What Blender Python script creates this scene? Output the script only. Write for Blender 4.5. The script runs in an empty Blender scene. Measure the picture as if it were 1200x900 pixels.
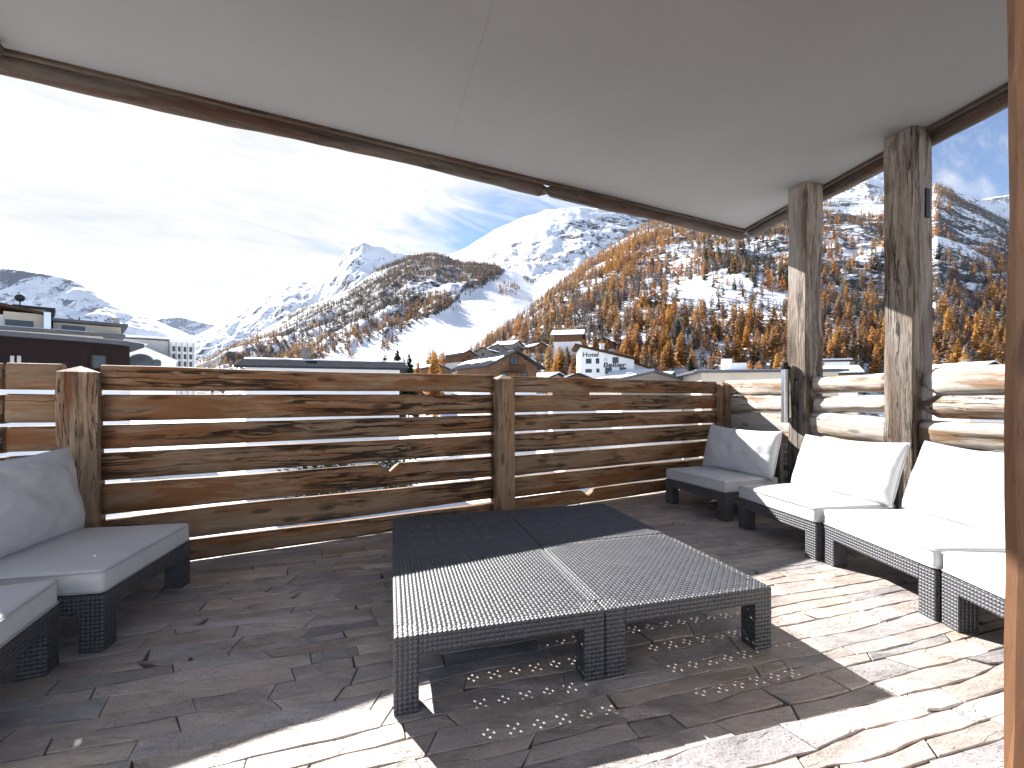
import bpy, bmesh, math, random
import numpy as np
from mathutils import Vector, Matrix
random.seed(7); rng = np.random.default_rng(11)
sc = bpy.context.scene
COL = sc.collection
FPX, HZ, EYE = 525.0, 465.0, 1.25           # focal length in 1200-px units, horizon row, eye height
sin, cos, pi, R = math.sin, math.cos, math.pi, math.radians

def at(u, v, Y):                             # photo position at a depth -> world
    return Vector(((u-600)/FPX*Y, Y, EYE+(HZ-v)/FPX*Y))
def onz(u, v, z):
    Y = (z-EYE)*FPX/(HZ-v)
    return Vector(((u-600)/FPX*Y, Y, z))

# ------------------------------------------------------------------ noise
def _hash(ix, iy, seed):
    h = (ix.astype(np.int64)*374761393 + iy.astype(np.int64)*668265263 + seed*1442695041) & 0xFFFFFFFF
    h = ((h ^ (h >> 13))*1274126177) & 0xFFFFFFFF
    return ((h ^ (h >> 16)) & 0xFFFF)/65535.0
def vnoise(x, y, seed=0):
    x = np.asarray(x, float); y = np.asarray(y, float)
    ix = np.floor(x); iy = np.floor(y); fx = x-ix; fy = y-iy
    fx = fx*fx*(3-2*fx); fy = fy*fy*(3-2*fy)
    a = _hash(ix, iy, seed); b = _hash(ix+1, iy, seed); c = _hash(ix, iy+1, seed); d = _hash(ix+1, iy+1, seed)
    return (a*(1-fx)+b*fx)*(1-fy)+(c*(1-fx)+d*fx)*fy*1.0
def fbm(x, y, octv=5, seed=0, gain=.5):
    s = 0; a = 1; t = 0
    for o in range(octv):
        s = s+a*vnoise(np.asarray(x)*2**o+o*17.3, np.asarray(y)*2**o+o*9.1, seed+o); t += a; a *= gain
    return s/t
def ridged(x, y, octv=5, seed=0):
    s = 0; a = 1; t = 0
    for o in range(octv):
        s = s+a*(1-np.abs(2*vnoise(np.asarray(x)*2**o+o*7.7, np.asarray(y)*2**o+o*3.3, seed+o)-1)); t += a; a *= .5
    return s/t

# ------------------------------------------------------------------ objects
def tag(o, label=None, cat=None, group=None, kind=None):
    if label: o['label'] = label
    if cat: o['category'] = cat
    if group: o['group'] = group
    if kind: o['kind'] = kind
    return o
def link(o, parent=None):
    COL.objects.link(o)
    if parent is not None: o.parent = parent
    return o
def empty(name, loc, rz=0.0, label=None, cat=None, group=None):
    o = bpy.data.objects.new(name, None); link(o)
    o.location = loc; o.rotation_euler = (0, 0, rz); o.empty_display_size = .1
    return tag(o, label, cat, group)
def mesh_np(name, V, F, mats, smooth=False, fmat=None):
    V = np.asarray(V, np.float32); F = np.asarray(F, np.int32); n, k = F.shape
    me = bpy.data.meshes.new(name)
    me.vertices.add(len(V)); me.vertices.foreach_set('co', V.ravel())
    me.loops.add(n*k); me.loops.foreach_set('vertex_index', F.ravel())
    me.polygons.add(n); me.polygons.foreach_set('loop_start', np.arange(0, n*k, k, dtype=np.int32))
    if fmat is not None: me.polygons.foreach_set('material_index', np.asarray(fmat, np.int32))
    me.polygons.foreach_set('use_smooth', np.full(n, smooth))
    me.update(calc_edges=True)
    for m in (mats if isinstance(mats, (list, tuple)) else [mats]): me.materials.append(m)
    return me
class MB:
    def __init__(s): s.v = []; s.f = []; s.sm = []
    def add(s, vs, fs, smooth=False):
        b = len(s.v); s.v += [tuple(p) for p in vs]
        for f in fs: s.f.append(tuple(i+b for i in f)); s.sm.append(smooth)
        return s
    def box(s, c, size, rz=0, top=1.0):
        x, y, z = [d/2 for d in size]; vs = []
        for k in (-1, 1):
            t = top if k > 0 else 1
            for (i, j) in ((-1, -1), (1, -1), (1, 1), (-1, 1)):
                px, py = i*x*t, j*y*t
                vs.append((c[0]+px*cos(rz)-py*sin(rz), c[1]+px*sin(rz)+py*cos(rz), c[2]+k*z))
        return s.add(vs, [(3, 2, 1, 0), (4, 5, 6, 7), (0, 1, 5, 4), (1, 2, 6, 5), (2, 3, 7, 6), (3, 0, 4, 7)])
    def prism(s, poly, z0, z1):
        n = len(poly); vs = [(p[0], p[1], z0) for p in poly]+[(p[0], p[1], z1) for p in poly]
        fs = [tuple(range(n-1, -1, -1)), tuple(range(n, 2*n))]+[(i, (i+1) % n, n+(i+1) % n, n+i) for i in range(n)]
        return s.add(vs, fs)
    def prism_y(s, poly, y0, y1):            # poly in (x,z), extruded along y
        n = len(poly); vs = [(p[0], y0, p[1]) for p in poly]+[(p[0], y1, p[1]) for p in poly]
        fs = [tuple(range(n)), tuple(range(2*n-1, n-1, -1))]+[(i, n+i, n+(i+1) % n, (i+1) % n) for i in range(n)]
        return s.add(vs, fs)
    def tube(s, a, b, r0, r1=None, n=12, smooth=True):
        a = Vector(a); b = Vector(b); r1 = r0 if r1 is None else r1
        d = (b-a).normalized(); u = d.orthogonal().normalized(); w = d.cross(u); vs = []
        for (p, r) in ((a, r0), (b, r1)):
            for i in range(n):
                t = 2*pi*i/n; vs.append(p+u*(r*cos(t))+w*(r*sin(t)))
        s.add(vs, [(i, (i+1) % n, n+(i+1) % n, n+i) for i in range(n)], smooth)
        s.add(vs[:n], [tuple(range(n-1, -1, -1))]); s.add(vs[n:], [tuple(range(n))])
        return s
    def mesh(s, name, mat):
        me = bpy.data.meshes.new(name); me.from_pydata(s.v, [], s.f)
        me.polygons.foreach_set('use_smooth', s.sm); me.update()
        for m in (mat if isinstance(mat, (list, tuple)) else [mat]): me.materials.append(m)
        return me
    def build(s, name, mat, parent=None, loc=None, rz=0, uv=False, bevel=0):
        me = s.mesh(name, mat)
        if bevel:
            bm = bmesh.new(); bm.from_mesh(me); bmesh.ops.remove_doubles(bm, verts=bm.verts, dist=1e-5)
            bmesh.ops.bevel(bm, geom=[e for e in bm.edges], offset=bevel, segments=2, affect='EDGES', profile=.6)
            bm.to_mesh(me); bm.free()
        if uv: box_uv(me)
        o = bpy.data.objects.new(name, me); link(o, parent)
        if loc is not None: o.location = loc
        o.rotation_euler = (0, 0, rz)
        return o
def box_uv(me):
    uvl = me.uv_layers.new(name='UVMap')
    for p in me.polygons:
        n = p.normal; a = max(range(3), key=lambda i: abs(n[i]))
        for li in p.loop_indices:
            c = me.vertices[me.loops[li].vertex_index].co
            uvl.data[li].uv = ((c.y, c.z) if a == 0 else (c.x, c.z) if a == 1 else (c.x, c.y))
def copy_tree(o, parent=None):
    c = o.copy(); COL.objects.link(c)
    if parent is not None: c.parent = parent
    for ch in list(o.children): copy_tree(ch, c)
    return c

# ------------------------------------------------------------------ materials
def new_mat(name):
    m = bpy.data.materials.new(name); m.use_nodes = True; nt = m.node_tree
    b = next(n for n in nt.nodes if n.type == 'BSDF_PRINCIPLED')
    return m, nt, b
def N(nt, typ, ins=None, **props):
    n = nt.nodes.new(typ)
    for k, v in props.items(): setattr(n, k, v)
    for k, v in (ins or {}).items():
        s = n.inputs[k]
        if isinstance(v, bpy.types.NodeSocket): nt.links.new(v, s)
        else: s.default_value = v
    return n
def M(nt, op, a, b=0.0, c=None, clamp=False):
    ins = {0: a, 1: b}
    if c is not None: ins[2] = c
    return N(nt, 'ShaderNodeMath', ins, operation=op, use_clamp=clamp).outputs[0]
def ramp(nt, fac, stops, interp='LINEAR'):
    n = N(nt, 'ShaderNodeValToRGB', {'Fac': fac}); cr = n.color_ramp; cr.interpolation = interp
    while len(cr.elements) < len(stops): cr.elements.new(.5)
    for e, (p, c) in zip(cr.elements, stops):
        e.position = p; e.color = (c, c, c, 1) if isinstance(c, (int, float)) else (*c, 1)
    return n.outputs['Color']
def mix(nt, fac, a, b, blend='MIX'):
    n = nt.nodes.new('ShaderNodeMix'); n.data_type = 'RGBA'; n.blend_type = blend
    for i, v in ((0, fac), (6, a), (7, b)):
        if isinstance(v, bpy.types.NodeSocket): nt.links.new(v, n.inputs[i])
        elif i == 0: n.inputs[i].default_value = v
        else: n.inputs[i].default_value = (*v, 1) if len(v) == 3 else v
    return n.outputs[2]
def noise(nt, vec, scale, detail=5, rough=.55, dist=0, out='Fac'):
    return N(nt, 'ShaderNodeTexNoise', {'Vector': vec, 'Scale': scale, 'Detail': detail, 'Roughness': rough, 'Distortion': dist}).outputs[out]
def mapping(nt, vec, scale=(1, 1, 1), loc=(0, 0, 0), rot=(0, 0, 0)):
    return N(nt, 'ShaderNodeMapping', {'Vector': vec, 'Scale': scale, 'Location': loc, 'Rotation': rot}).outputs[0]
def bump(nt, b, h, strength=.4, dist=.01):
    n = N(nt, 'ShaderNodeBump', {'Height': h, 'Strength': strength, 'Distance': dist})
    nt.links.new(n.outputs[0], b.inputs['Normal'])
def setc(nt, b, col): nt.links.new(col, b.inputs['Base Color'])

def plain(name, col, rough=.6, metal=0, var=.12, scale=3.0, bstr=.15, spec=.5):
    m, nt, b = new_mat(name)
    tc = N(nt, 'ShaderNodeTexCoord').outputs['Object']
    n1 = noise(nt, tc, scale, 6, .65)
    c = ramp(nt, n1, [(.25, tuple(x*(1-var) for x in col)), (.75, tuple(min(1, x*(1+var)) for x in col))])
    setc(nt, b, c); b.inputs['Roughness'].default_value = rough; b.inputs['Metallic'].default_value = metal
    b.inputs['Specular IOR Level'].default_value = spec
    if bstr: bump(nt, b, noise(nt, tc, scale*8, 4), bstr, .01)
    return m

def wood(name, dark, mid, light, red, grey, greyamt=.45, rough=.75, crack=1.0, fine=1.0, bstr=.6):
    m, nt, b = new_mat(name)
    tc = N(nt, 'ShaderNodeTexCoord').outputs['Object']
    rnd = N(nt, 'ShaderNodeObjectInfo').outputs['Random']
    off = N(nt, 'ShaderNodeCombineXYZ', {0: M(nt, 'MULTIPLY', rnd, 137.0), 1: M(nt, 'MULTIPLY', rnd, 61.0), 2: M(nt, 'MULTIPLY', rnd, 29.0)}).outputs[0]
    v = N(nt, 'ShaderNodeVectorMath', {0: tc, 1: off}, operation='ADD').outputs[0]
    warp = noise(nt, mapping(nt, v, (2.2, 4, 4)), 1.0, 4, .5, 0, 'Color')
    v2 = N(nt, 'ShaderNodeVectorMath', {0: v, 1: N(nt, 'ShaderNodeVectorMath', {0: warp, 'Scale': .07}, operation='SCALE').outputs[0]}, operation='ADD').outputs[0]
    g1 = noise(nt, mapping(nt, v2, (2.6, 42*fine, 42*fine)), 1.0, 8, .72, .35)
    g2 = noise(nt, mapping(nt, v2, (8.0, 170*fine, 170*fine)), 1.0, 4, .65)
    gm = M(nt, 'ADD', M(nt, 'MULTIPLY', g1, .68), M(nt, 'MULTIPLY', g2, .32))
    base = ramp(nt, gm, [(.30, dark), (.43, mid), (.57, light), (.68, tuple(min(1, x*1.25) for x in light))])
    big = noise(nt, mapping(nt, v2, (.95, 8, 8)), 1.0, 6, .62, .3)
    base = mix(nt, ramp(nt, big, [(.47, 0), (.56, .95)]), base, mix(nt, gm, tuple(x*.35 for x in red), red))
    gb = noise(nt, mapping(nt, v2, (.8, 4.5, 4.5), (5.1, 2.2, 7.7)), 1.0, 5, .6)
    base = mix(nt, M(nt, 'MULTIPLY', ramp(nt, gb, [(.46, 0), (.57, 1)]), greyamt), base, mix(nt, gm, tuple(x*.55 for x in grey), grey))
    # drying cracks that run with the grain
    c1 = noise(nt, mapping(nt, v2, (.45, 17, 17), (3, 9, 1)), 1.0, 5, .58, .25)
    cr = M(nt, 'ABSOLUTE', M(nt, 'SUBTRACT', c1, .5))
    msk = ramp(nt, noise(nt, mapping(nt, v, (.9, 3, 3), (8, 3, 4)), 1.0, 3), [(.46, 0), (.56, 1)])
    crk = M(nt, 'MULTIPLY', ramp(nt, cr, [(0, 1), (.011*crack, .9), (.022*crack, 0)]), msk)
    base = mix(nt, M(nt, 'MULTIPLY', crk, .9), base, (.012, .009, .007))
    # knots
    vo = N(nt, 'ShaderNodeTexVoronoi', {'Vector': mapping(nt, v2, (2.1, 7, 7)), 'Scale': 1.0, 'Randomness': 1.0})
    kn = ramp(nt, vo.outputs['Distance'], [(0.03, 1), (.13, .75), (.2, 0)])
    base = mix(nt, M(nt, 'MULTIPLY', kn, .8), base, tuple(x*.6 for x in dark))
    setc(nt, b, base); b.inputs['Roughness'].default_value = rough; b.inputs['Specular IOR Level'].default_value = .3
    h = M(nt, 'SUBTRACT', M(nt, 'ADD', gm, M(nt, 'MULTIPLY', big, .5)), M(nt, 'MULTIPLY', crk, 1.2))
    bump(nt, b, h, bstr, .012)
    return m
W_FENCE = wood('aged_larch_wood', (.050, .025, .013), (.195, .105, .055), (.34, .215, .125), (.30, .125, .046), (.34, .265, .185), .55, crack=1.4, fine=1.0, bstr=1.0)
W_POST = wood('squared_post_wood', (.06, .035, .02), (.24, .145, .080), (.36, .235, .14), (.20, .080, .030), (.34, .29, .23), .35, crack=.8)
W_PALE = wood('weathered_log_wood', (.14, .10, .07), (.42, .36, .30), (.56, .51, .45), (.40, .24, .13), (.58, .55, .51), .8)
W_TALL = wood('grey_post_wood', (.075, .056, .044), (.155, .122, .095), (.285, .235, .19), (.14, .092, .06), (.29, .26, .23), .6, crack=1.0, bstr=.9)
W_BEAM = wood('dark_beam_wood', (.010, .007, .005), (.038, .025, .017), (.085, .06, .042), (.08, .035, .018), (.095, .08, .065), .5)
W_JAMB = wood('planed_timber', (.10, .046, .022), (.19, .092, .045), (.25, .128, .065), (.21, .10, .048), (.23, .13, .075), .25, crack=.12, fine=.9, bstr=.08, rough=.5)
W_CHALET = wood('chalet_wood', (.06, .028, .012), (.15, .07, .032), (.22, .11, .05), (.2, .09, .035), (.14, .1, .07), .4, fine=.12)

def weave_mat(name, geo=False):
    m, nt, b = new_mat(name); P = 1/.0195
    uv = N(nt, 'ShaderNodeTexCoord').outputs['UV']
    sx = N(nt, 'ShaderNodeSeparateXYZ', {0: mapping(nt, uv, (P, P, 1), (60, 60, 0))})
    u, v = sx.outputs[0], sx.outputs[1]
    fu, fv = M(nt, 'FRACT', u), M(nt, 'FRACT', v)
    par = M(nt, 'MODULO', M(nt, 'ADD', M(nt, 'FLOOR', u), M(nt, 'FLOOR', v)), 2.0)
    def prof(a, bb):
        t = M(nt, 'POWER', M(nt, 'ABSOLUTE', M(nt, 'SUBTRACT', M(nt, 'MULTIPLY', a, 2.0), 1.0)), 3.0)
        return M(nt, 'MULTIPLY', M(nt, 'SUBTRACT', 1.0, t), M(nt, 'MULTIPLY_ADD', M(nt, 'SINE', M(nt, 'MULTIPLY', bb, pi)), .65, .35))
    hh = N(nt, 'ShaderNodeMix', {0: par, 2: prof(fv, fu), 3: prof(fu, fv)}).outputs[0]
    tc = N(nt, 'ShaderNodeTexCoord').outputs['Object']
    n1 = noise(nt, tc, 9, 6, .7)
    col = ramp(nt, n1, [(.3, (.032, .034, .042)), (.7, (.055, .058, .068))])
    setc(nt, b, col)
    nt.links.new(ramp(nt, noise(nt, tc, 25, 4), [(.3, .42), (.7, .58)]), b.inputs['Roughness'])
    b.inputs['Specular IOR Level'].default_value = .8
    fib = noise(nt, mapping(nt, uv, (900, 900, 1)), 1.0, 2)
    if geo: bump(nt, b, fib, .12, .0008)
    else: bump(nt, b, M(nt, 'ADD', hh, M(nt, 'MULTIPLY', fib, .05)), .9, .006)
    return m
WEAVE = weave_mat('woven_resin'); WEAVE_TOP = weave_mat('woven_resin_top', True)

def fabric(name, col):
    m, nt, b = new_mat(name)
    tc = N(nt, 'ShaderNodeTexCoord').outputs['Object']
    big = noise(nt, tc, 3.5, 5, .6)
    c = ramp(nt, big, [(.3, tuple(x*.93 for x in col)), (.7, tuple(min(1, x*1.04) for x in col))])
    setc(nt, b, c); b.inputs['Roughness'].default_value = .85; b.inputs['Specular IOR Level'].default_value = .25
    b.inputs['Sheen Weight'].default_value = .15
    h = M(nt, 'ADD', M(nt, 'MULTIPLY', noise(nt, tc, 420, 2), .25), M(nt, 'MULTIPLY', noise(nt, mapping(nt, tc, (5, 5, 9)), 1.6, 4, .6, .8), 1.2))
    bump(nt, b, h, .35, .012)
    return m
FABRIC = fabric('grey_outdoor_fabric', (.53, .535, .548)); PIPING = fabric('piping_fabric', (.40, .405, .42))

def stone_mat():
    m, nt, b = new_mat('slate_stone')
    geo = N(nt, 'ShaderNodeNewGeometry'); rnd = geo.outputs['Random Per Island']
    pos = geo.outputs['Position']
    off = N(nt, 'ShaderNodeCombineXYZ', {0: M(nt, 'MULTIPLY', rnd, 91.0), 1: M(nt, 'MULTIPLY', rnd, 47.0), 2: M(nt, 'MULTIPLY', rnd, 13.0)}).outputs[0]
    v = N(nt, 'ShaderNodeVectorMath', {0: pos, 1: off}, operation='ADD').outputs[0]
    base = ramp(nt, rnd, [(0, (0.339, 0.289, 0.256)), (.18, (0.414, 0.356, 0.319)), (.36, (0.358, 0.324, 0.319)), (.5, (0.295, 0.277, 0.282)),
                          (.60, (0.439, 0.367, 0.313)), (.75, (0.364, 0.312, 0.288)), (.88, (0.477, 0.405, 0.351)), (.95, (0.251, 0.233, 0.244))], 'CONSTANT')
    cloud = noise(nt, mapping(nt, v, (2.0, 5.0, 1), (0, 0, 0), (0, 0, R(-17.5))), 1.0, 10, .70, .6)
    base = mix(nt, 1.0, base, ramp(nt, cloud, [(.30, .42), (.5, 1.05), (.68, 1.55)]), 'MULTIPLY')
    rust = noise(nt, mapping(nt, v, (1.6, 2.6, 1), (3, 1, 0)), 1.0, 7, .62, .5)
    base = mix(nt, ramp(nt, rust, [(.56, 0), (.68, .55)]), base, (.27, .185, .12))
    lay = noise(nt, mapping(nt, v, (1.1, 3.4, 1), (9, 4, 0), (0, 0, R(-17.5))), 1.0, 6, .62, .8)
    step = ramp(nt, lay, [(.40, 0), (.408, .35), (.50, .4), (.506, .75), (.58, .8), (.585, 1)])
    base = mix(nt, M(nt, 'MULTIPLY', step, .35), base, (.36, .33, .31))
    speck = noise(nt, v, 160, 3, .6)
    base = mix(nt, .5, base, ramp(nt, speck, [(.3, .6), (.7, 1.4)]), 'MULTIPLY')
    lines = M(nt, 'MINIMUM', M(nt, 'ABSOLUTE', M(nt, 'SUBTRACT', lay, .404)), M(nt, 'MINIMUM', M(nt, 'ABSOLUTE', M(nt, 'SUBTRACT', lay, .503)), M(nt, 'ABSOLUTE', M(nt, 'SUBTRACT', lay, .5825))))
    lm = M(nt, 'MULTIPLY', ramp(nt, lines, [(0, 1), (.004, 0)]), ramp(nt, rust, [(.46, 0), (.60, .5)]))
    base = mix(nt, lm, base, (.09, .075, .068))
    setc(nt, b, base)
    nt.links.new(ramp(nt, cloud, [(.3, .42), (.7, .68)]), b.inputs['Roughness'])
    b.inputs['Specular IOR Level'].default_value = .55
    h = M(nt, 'ADD', M(nt, 'ADD', M(nt, 'MULTIPLY', step, .45), M(nt, 'MULTIPLY', cloud, .7)), M(nt, 'MULTIPLY', noise(nt, v, 38, 6, .65), .35))
    bump(nt, b, h, .9, .022)
    return m
STONE = stone_mat()
MORTAR = plain('dark_mortar', (.11, .095, .085), .95, 0, .3, 8, .5)
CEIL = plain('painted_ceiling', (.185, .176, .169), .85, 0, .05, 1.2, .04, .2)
DARKWALL = plain('pale_bounce_render', (.62, .60, .57), .9)  # paleness chosen so the unseen wall bounces light onto the floor

def mountain_mat(name, snow_bias, nscale, rockc=(.085, .08, .085), aniso=(1, 1, 1), slope=1.0, veg=None, n2w=.7):
    m, nt, b = new_mat(name)
    geo = N(nt, 'ShaderNodeNewGeometry'); pos = geo.outputs['Position']
    nz = N(nt, 'ShaderNodeSeparateXYZ', {0: geo.outputs['Normal']}).outputs[2]
    p = mapping(nt, pos, tuple(a*nscale for a in aniso))
    n1 = noise(nt, p, 1.0, 10, .68, .5); n2 = noise(nt, p, 5.0, 8, .7, .3); n3 = noise(nt, p, .22, 4, .5)
    f = M(nt, 'ADD', M(nt, 'ADD', M(nt, 'MULTIPLY', n1, 1.1), M(nt, 'MULTIPLY', n2, n2w)), M(nt, 'ADD', M(nt, 'MULTIPLY', n3, .9), M(nt, 'MULTIPLY', nz, slope)))
    f = M(nt, 'ADD', f, snow_bias)
    sf = ramp(nt, f, [(.47, 0), (.56, 1)])
    rock = ramp(nt, n2, [(.3, tuple(x*.5 for x in rockc)), (.7, tuple(x*1.5 for x in rockc))])
    if veg: rock = mix(nt, ramp(nt, n1, [(.45, 0), (.6, .8)]), rock, veg)
    setc(nt, b, mix(nt, sf, rock, (.80, .82, .86)))
    b.inputs['Roughness'].default_value = .8; b.inputs['Specular IOR Level'].default_value = .2
    bump(nt, b, M(nt, 'ADD', n1, M(nt, 'MULTIPLY', n2, .6)), .6, .8/nscale*.12)
    return m
SNOW = plain('snow', (.82, .84, .88), .7, 0, .04, .4, .2)

# ------------------------------------------------------------------ sky, sun, camera
SUN_AZ = math.atan2(-.65, .76)               # to the left of the view
SUN_EL = R(32.8)
def build_world():
    w = bpy.data.worlds.new("World"); sc.world = w; w.use_nodes = True; nt = w.node_tree
    bg = nt.nodes['Background']
    sky = N(nt, 'ShaderNodeTexSky', sky_type='NISHITA')
    sky.sun_disc = False; sky.sun_elevation = SUN_EL; sky.sun_rotation = SUN_AZ; sky.altitude = 2600; sky.air_density = .8; sky.dust_density = 0.0; sky.ozone_density = 1.2
    d = N(nt, 'ShaderNodeTexCoord').outputs['Generated']
    s = N(nt, 'ShaderNodeSeparateXYZ', {0: d}); z = M(nt, 'MAXIMUM', s.outputs[2], 0.0)
    k = M(nt, 'ADD', z, .16)
    p = N(nt, 'ShaderNodeCombineXYZ', {0: M(nt, 'DIVIDE', s.outputs[0], k), 1: M(nt, 'DIVIDE', s.outputs[1], k), 2: 0.0}).outputs[0]
    pr = mapping(nt, p, (1, 1, 1), (0, 0, 0), (0, 0, R(-35)))
    n1 = noise(nt, mapping(nt, pr, (.9, 1.5, 1), (2.3, .4, 0)), 1.0, 10, .60, .6)
    n2 = noise(nt, mapping(nt, pr, (2.2, 6.0, 1), (4, 1, 0)), 1.0, 9, .66, 1.0)
    cv = M(nt, 'ADD', M(nt, 'MULTIPLY', n1, .65), M(nt, 'MULTIPLY', n2, .35))
    # the cloud bank lies towards the sun, thinning to streaks in the east
    sd = Vector((sin(SUN_AZ)*cos(SUN_EL), cos(SUN_AZ)*cos(SUN_EL), sin(SUN_EL)*.6)).normalized()
    dt = N(nt, 'ShaderNodeVectorMath', {0: d, 1: tuple(sd)}, operation='DOT_PRODUCT').outputs['Value']
    bank = N(nt, 'ShaderNodeMapRange', {0: dt, 1: .82, 2: .985, 3: -.035, 4: .30}).outputs[0]
    cov = ramp(nt, M(nt, 'ADD', cv, bank), [(.47, 0), (.55, .5), (.64, 1)])
    lum = N(nt, 'ShaderNodeMapRange', {0: dt, 1: .3, 2: 1.0, 3: 4.0, 4: 4.5}).outputs[0]
    lum = M(nt, 'MULTIPLY', lum, N(nt, 'ShaderNodeMapRange', {0: M(nt, 'ADD', M(nt, 'MULTIPLY', n2, .6), M(nt, 'MULTIPLY', n1, .4)), 1: .35, 2: .62, 3: .80, 4: 1.12}).outputs[0])
    cc = N(nt, 'ShaderNodeVectorMath', {0: (.97, .985, 1.0), 'Scale': lum}, operation='SCALE').outputs[0]
    nt.links.new(mix(nt, cov, sky.outputs[0], cc), bg.inputs['Color'])
    bg.inputs['Strength'].default_value = .05
build_world()
sl = bpy.data.lights.new('sun', 'SUN'); sl.energy = 3.9; sl.angle = R(.5); sl.color = (1.0, .965, .92)
so = bpy.data.objects.new('sun', sl); link(so)
sv = Vector((sin(SUN_AZ)*cos(SUN_EL), cos(SUN_AZ)*cos(SUN_EL), sin(SUN_EL)))
so.rotation_euler = (-sv).to_track_quat('-Z', 'Y').to_euler(); so.location = sv*50
cam = bpy.data.cameras.new('camera'); cam.sensor_width = 36; cam.lens = FPX/1200*36; cam.shift_y = (HZ-450)/1200
cam.clip_start = .05; cam.clip_end = 40000
co = bpy.data.objects.new('camera', cam); link(co); co.location = (0, 0, EYE); co.rotation_euler = (pi/2, 0, 0); sc.camera = co
sc.view_settings.view_transform = 'Standard'; sc.view_settings.look = 'None'; sc.view_settings.gamma = 1
sc.view_settings.use_curve_mapping = False; sc.view_settings.exposure = 2.25
sc.render.engine = 'CYCLES'
sc.cycles.max_bounces = 8; sc.cycles.diffuse_bounces = 5; sc.cycles.caustics_reflective = False; sc.cycles.caustics_refractive = False
sc.cycles.use_denoising = True

# ------------------------------------------------------------------ terrace geometry frame
NF = Vector((-.488, .873, 0)); TF = Vector((.873, .488, 0))       # fence normal (outwards) and direction
ANG_F = math.atan2(.488, .873)
def fp(t, n, z=0): return TF*t+NF*n+Vector((0, 0, z))             # along the fence, away from the house
def ft(u, n):                                                      # t of the photo column u on the line n
    a = (u-600)/FPX; return (-NF.x*n+a*NF.y*n)/(TF.x-a*TF.y)
FN = 3.985                                                        # terrace-side face of the fence posts
DR = Vector((.275, -.961, 0)).normalized(); PRr = Vector((.961, .275, 0)).normalized()   # right fence: towards house, outwards

# --- floor
def floor():
    e = MB(); e.prism([(-5.2, -2.2), (5.6, -2.2), (5.6, 2.6), (3.5, 7.0), (2.9, 7.0), (-5.2, 2.55)], -.35, -.007)
    tag(e.build('terrace_floor', MORTAR), kind='structure')
    a = R(90-72.5); ex = Vector((cos(a), sin(a), 0)); ey = Vector((-sin(a), cos(a), 0))
    V = []; F = []; y = -3.2; rr = random.Random(5)
    def edge(k, x): return float(fbm(np.array([x*1.6]), np.array([k*3.7]), 3, 5)[0]-.5)*.075
    k = 0
    while y < 8.6:
        hgt = rr.choice([.055, .07, .085, .10, .12, .14, .165, .095]); x = -6.5+rr.random(); sk = 0.0
        while x < 7.5:
            ln = rr.choice([.18, .28, .36, .45, .55, .72])*rr.uniform(.8, 1.2); s0 = sk; s1 = sk = rr.uniform(-.06, .06); c = ex*(x+ln/2)+ey*(y+hgt/2)
            inside = -5.1 < c.x < 5.2 and c.dot(NF) < 4.25 and c.y > -1.9 and c.x < 3.06+.286*(6.48-c.y)+.32
            if inside:
                g = rr.choice([.0008, .0012, .002, .0035, .005]); n = max(3, int(ln/.09))
                z = rr.uniform(0, .004); tx = rr.uniform(-.004, .004); ty = rr.uniform(-.006, .006)
                lo = []; hi = []
                for i in range(n+1):
                    f = i/n; j = rr.uniform(-.005, .005)
                    xa = x+g+(ln-2*g)*f; lo.append((xa-s0*(1-f)*.5-s1*f*.5, y+g+edge(k, xa)+j))
                    hi.append((xa+s0*(1-f)*.5+s1*f*.5, y+hgt-g+edge(k+1, xa)+rr.uniform(-.005, .005)))
                ring = lo+hi[::-1]
                if rr.random() < .22:                 # broken corner
                    ci = rr.choice([0, len(lo)-1]); q = ring[ci]
                    ring[ci] = (q[0]+(.03 if ci == 0 else -.03)*rr.random(), q[1]+.025*rr.random())
                m = len(ring); cx = sum(p[0] for p in ring)/m; cy = sum(p[1] for p in ring)/m; b = len(V)
                for (ins, zz) in ((0, -.012), (0, -.0025), (.004, 0)):
                    for (px, py) in ring:
                        d = math.hypot(px-cx, py-cy); q = 1-ins/max(d, .05)
                        w = ex*(cx+(px-cx)*q)+ey*(cy+(py-cy)*q)
                        V.append((w.x, w.y, z+zz+(px-cx)*tx+(py-cy)*ty if zz > -.01 else zz))
                for r_ in range(2):
                    for i in range(m): F.append((b+r_*m+i, b+r_*m+(i+1) % m, b+(r_+1)*m+(i+1) % m, b+(r_+1)*m+i))
                F.append(tuple(b+2*m+i for i in range(m)))
            x += ln
        y += hgt; k += 1
    me = bpy.data.meshes.new('stone_paving'); me.from_pydata(V, [], F); me.update(); me.materials.append(STONE)
    tag(link(bpy.data.objects.new('stone_paving', me)), kind='structure')
floor()

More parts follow.
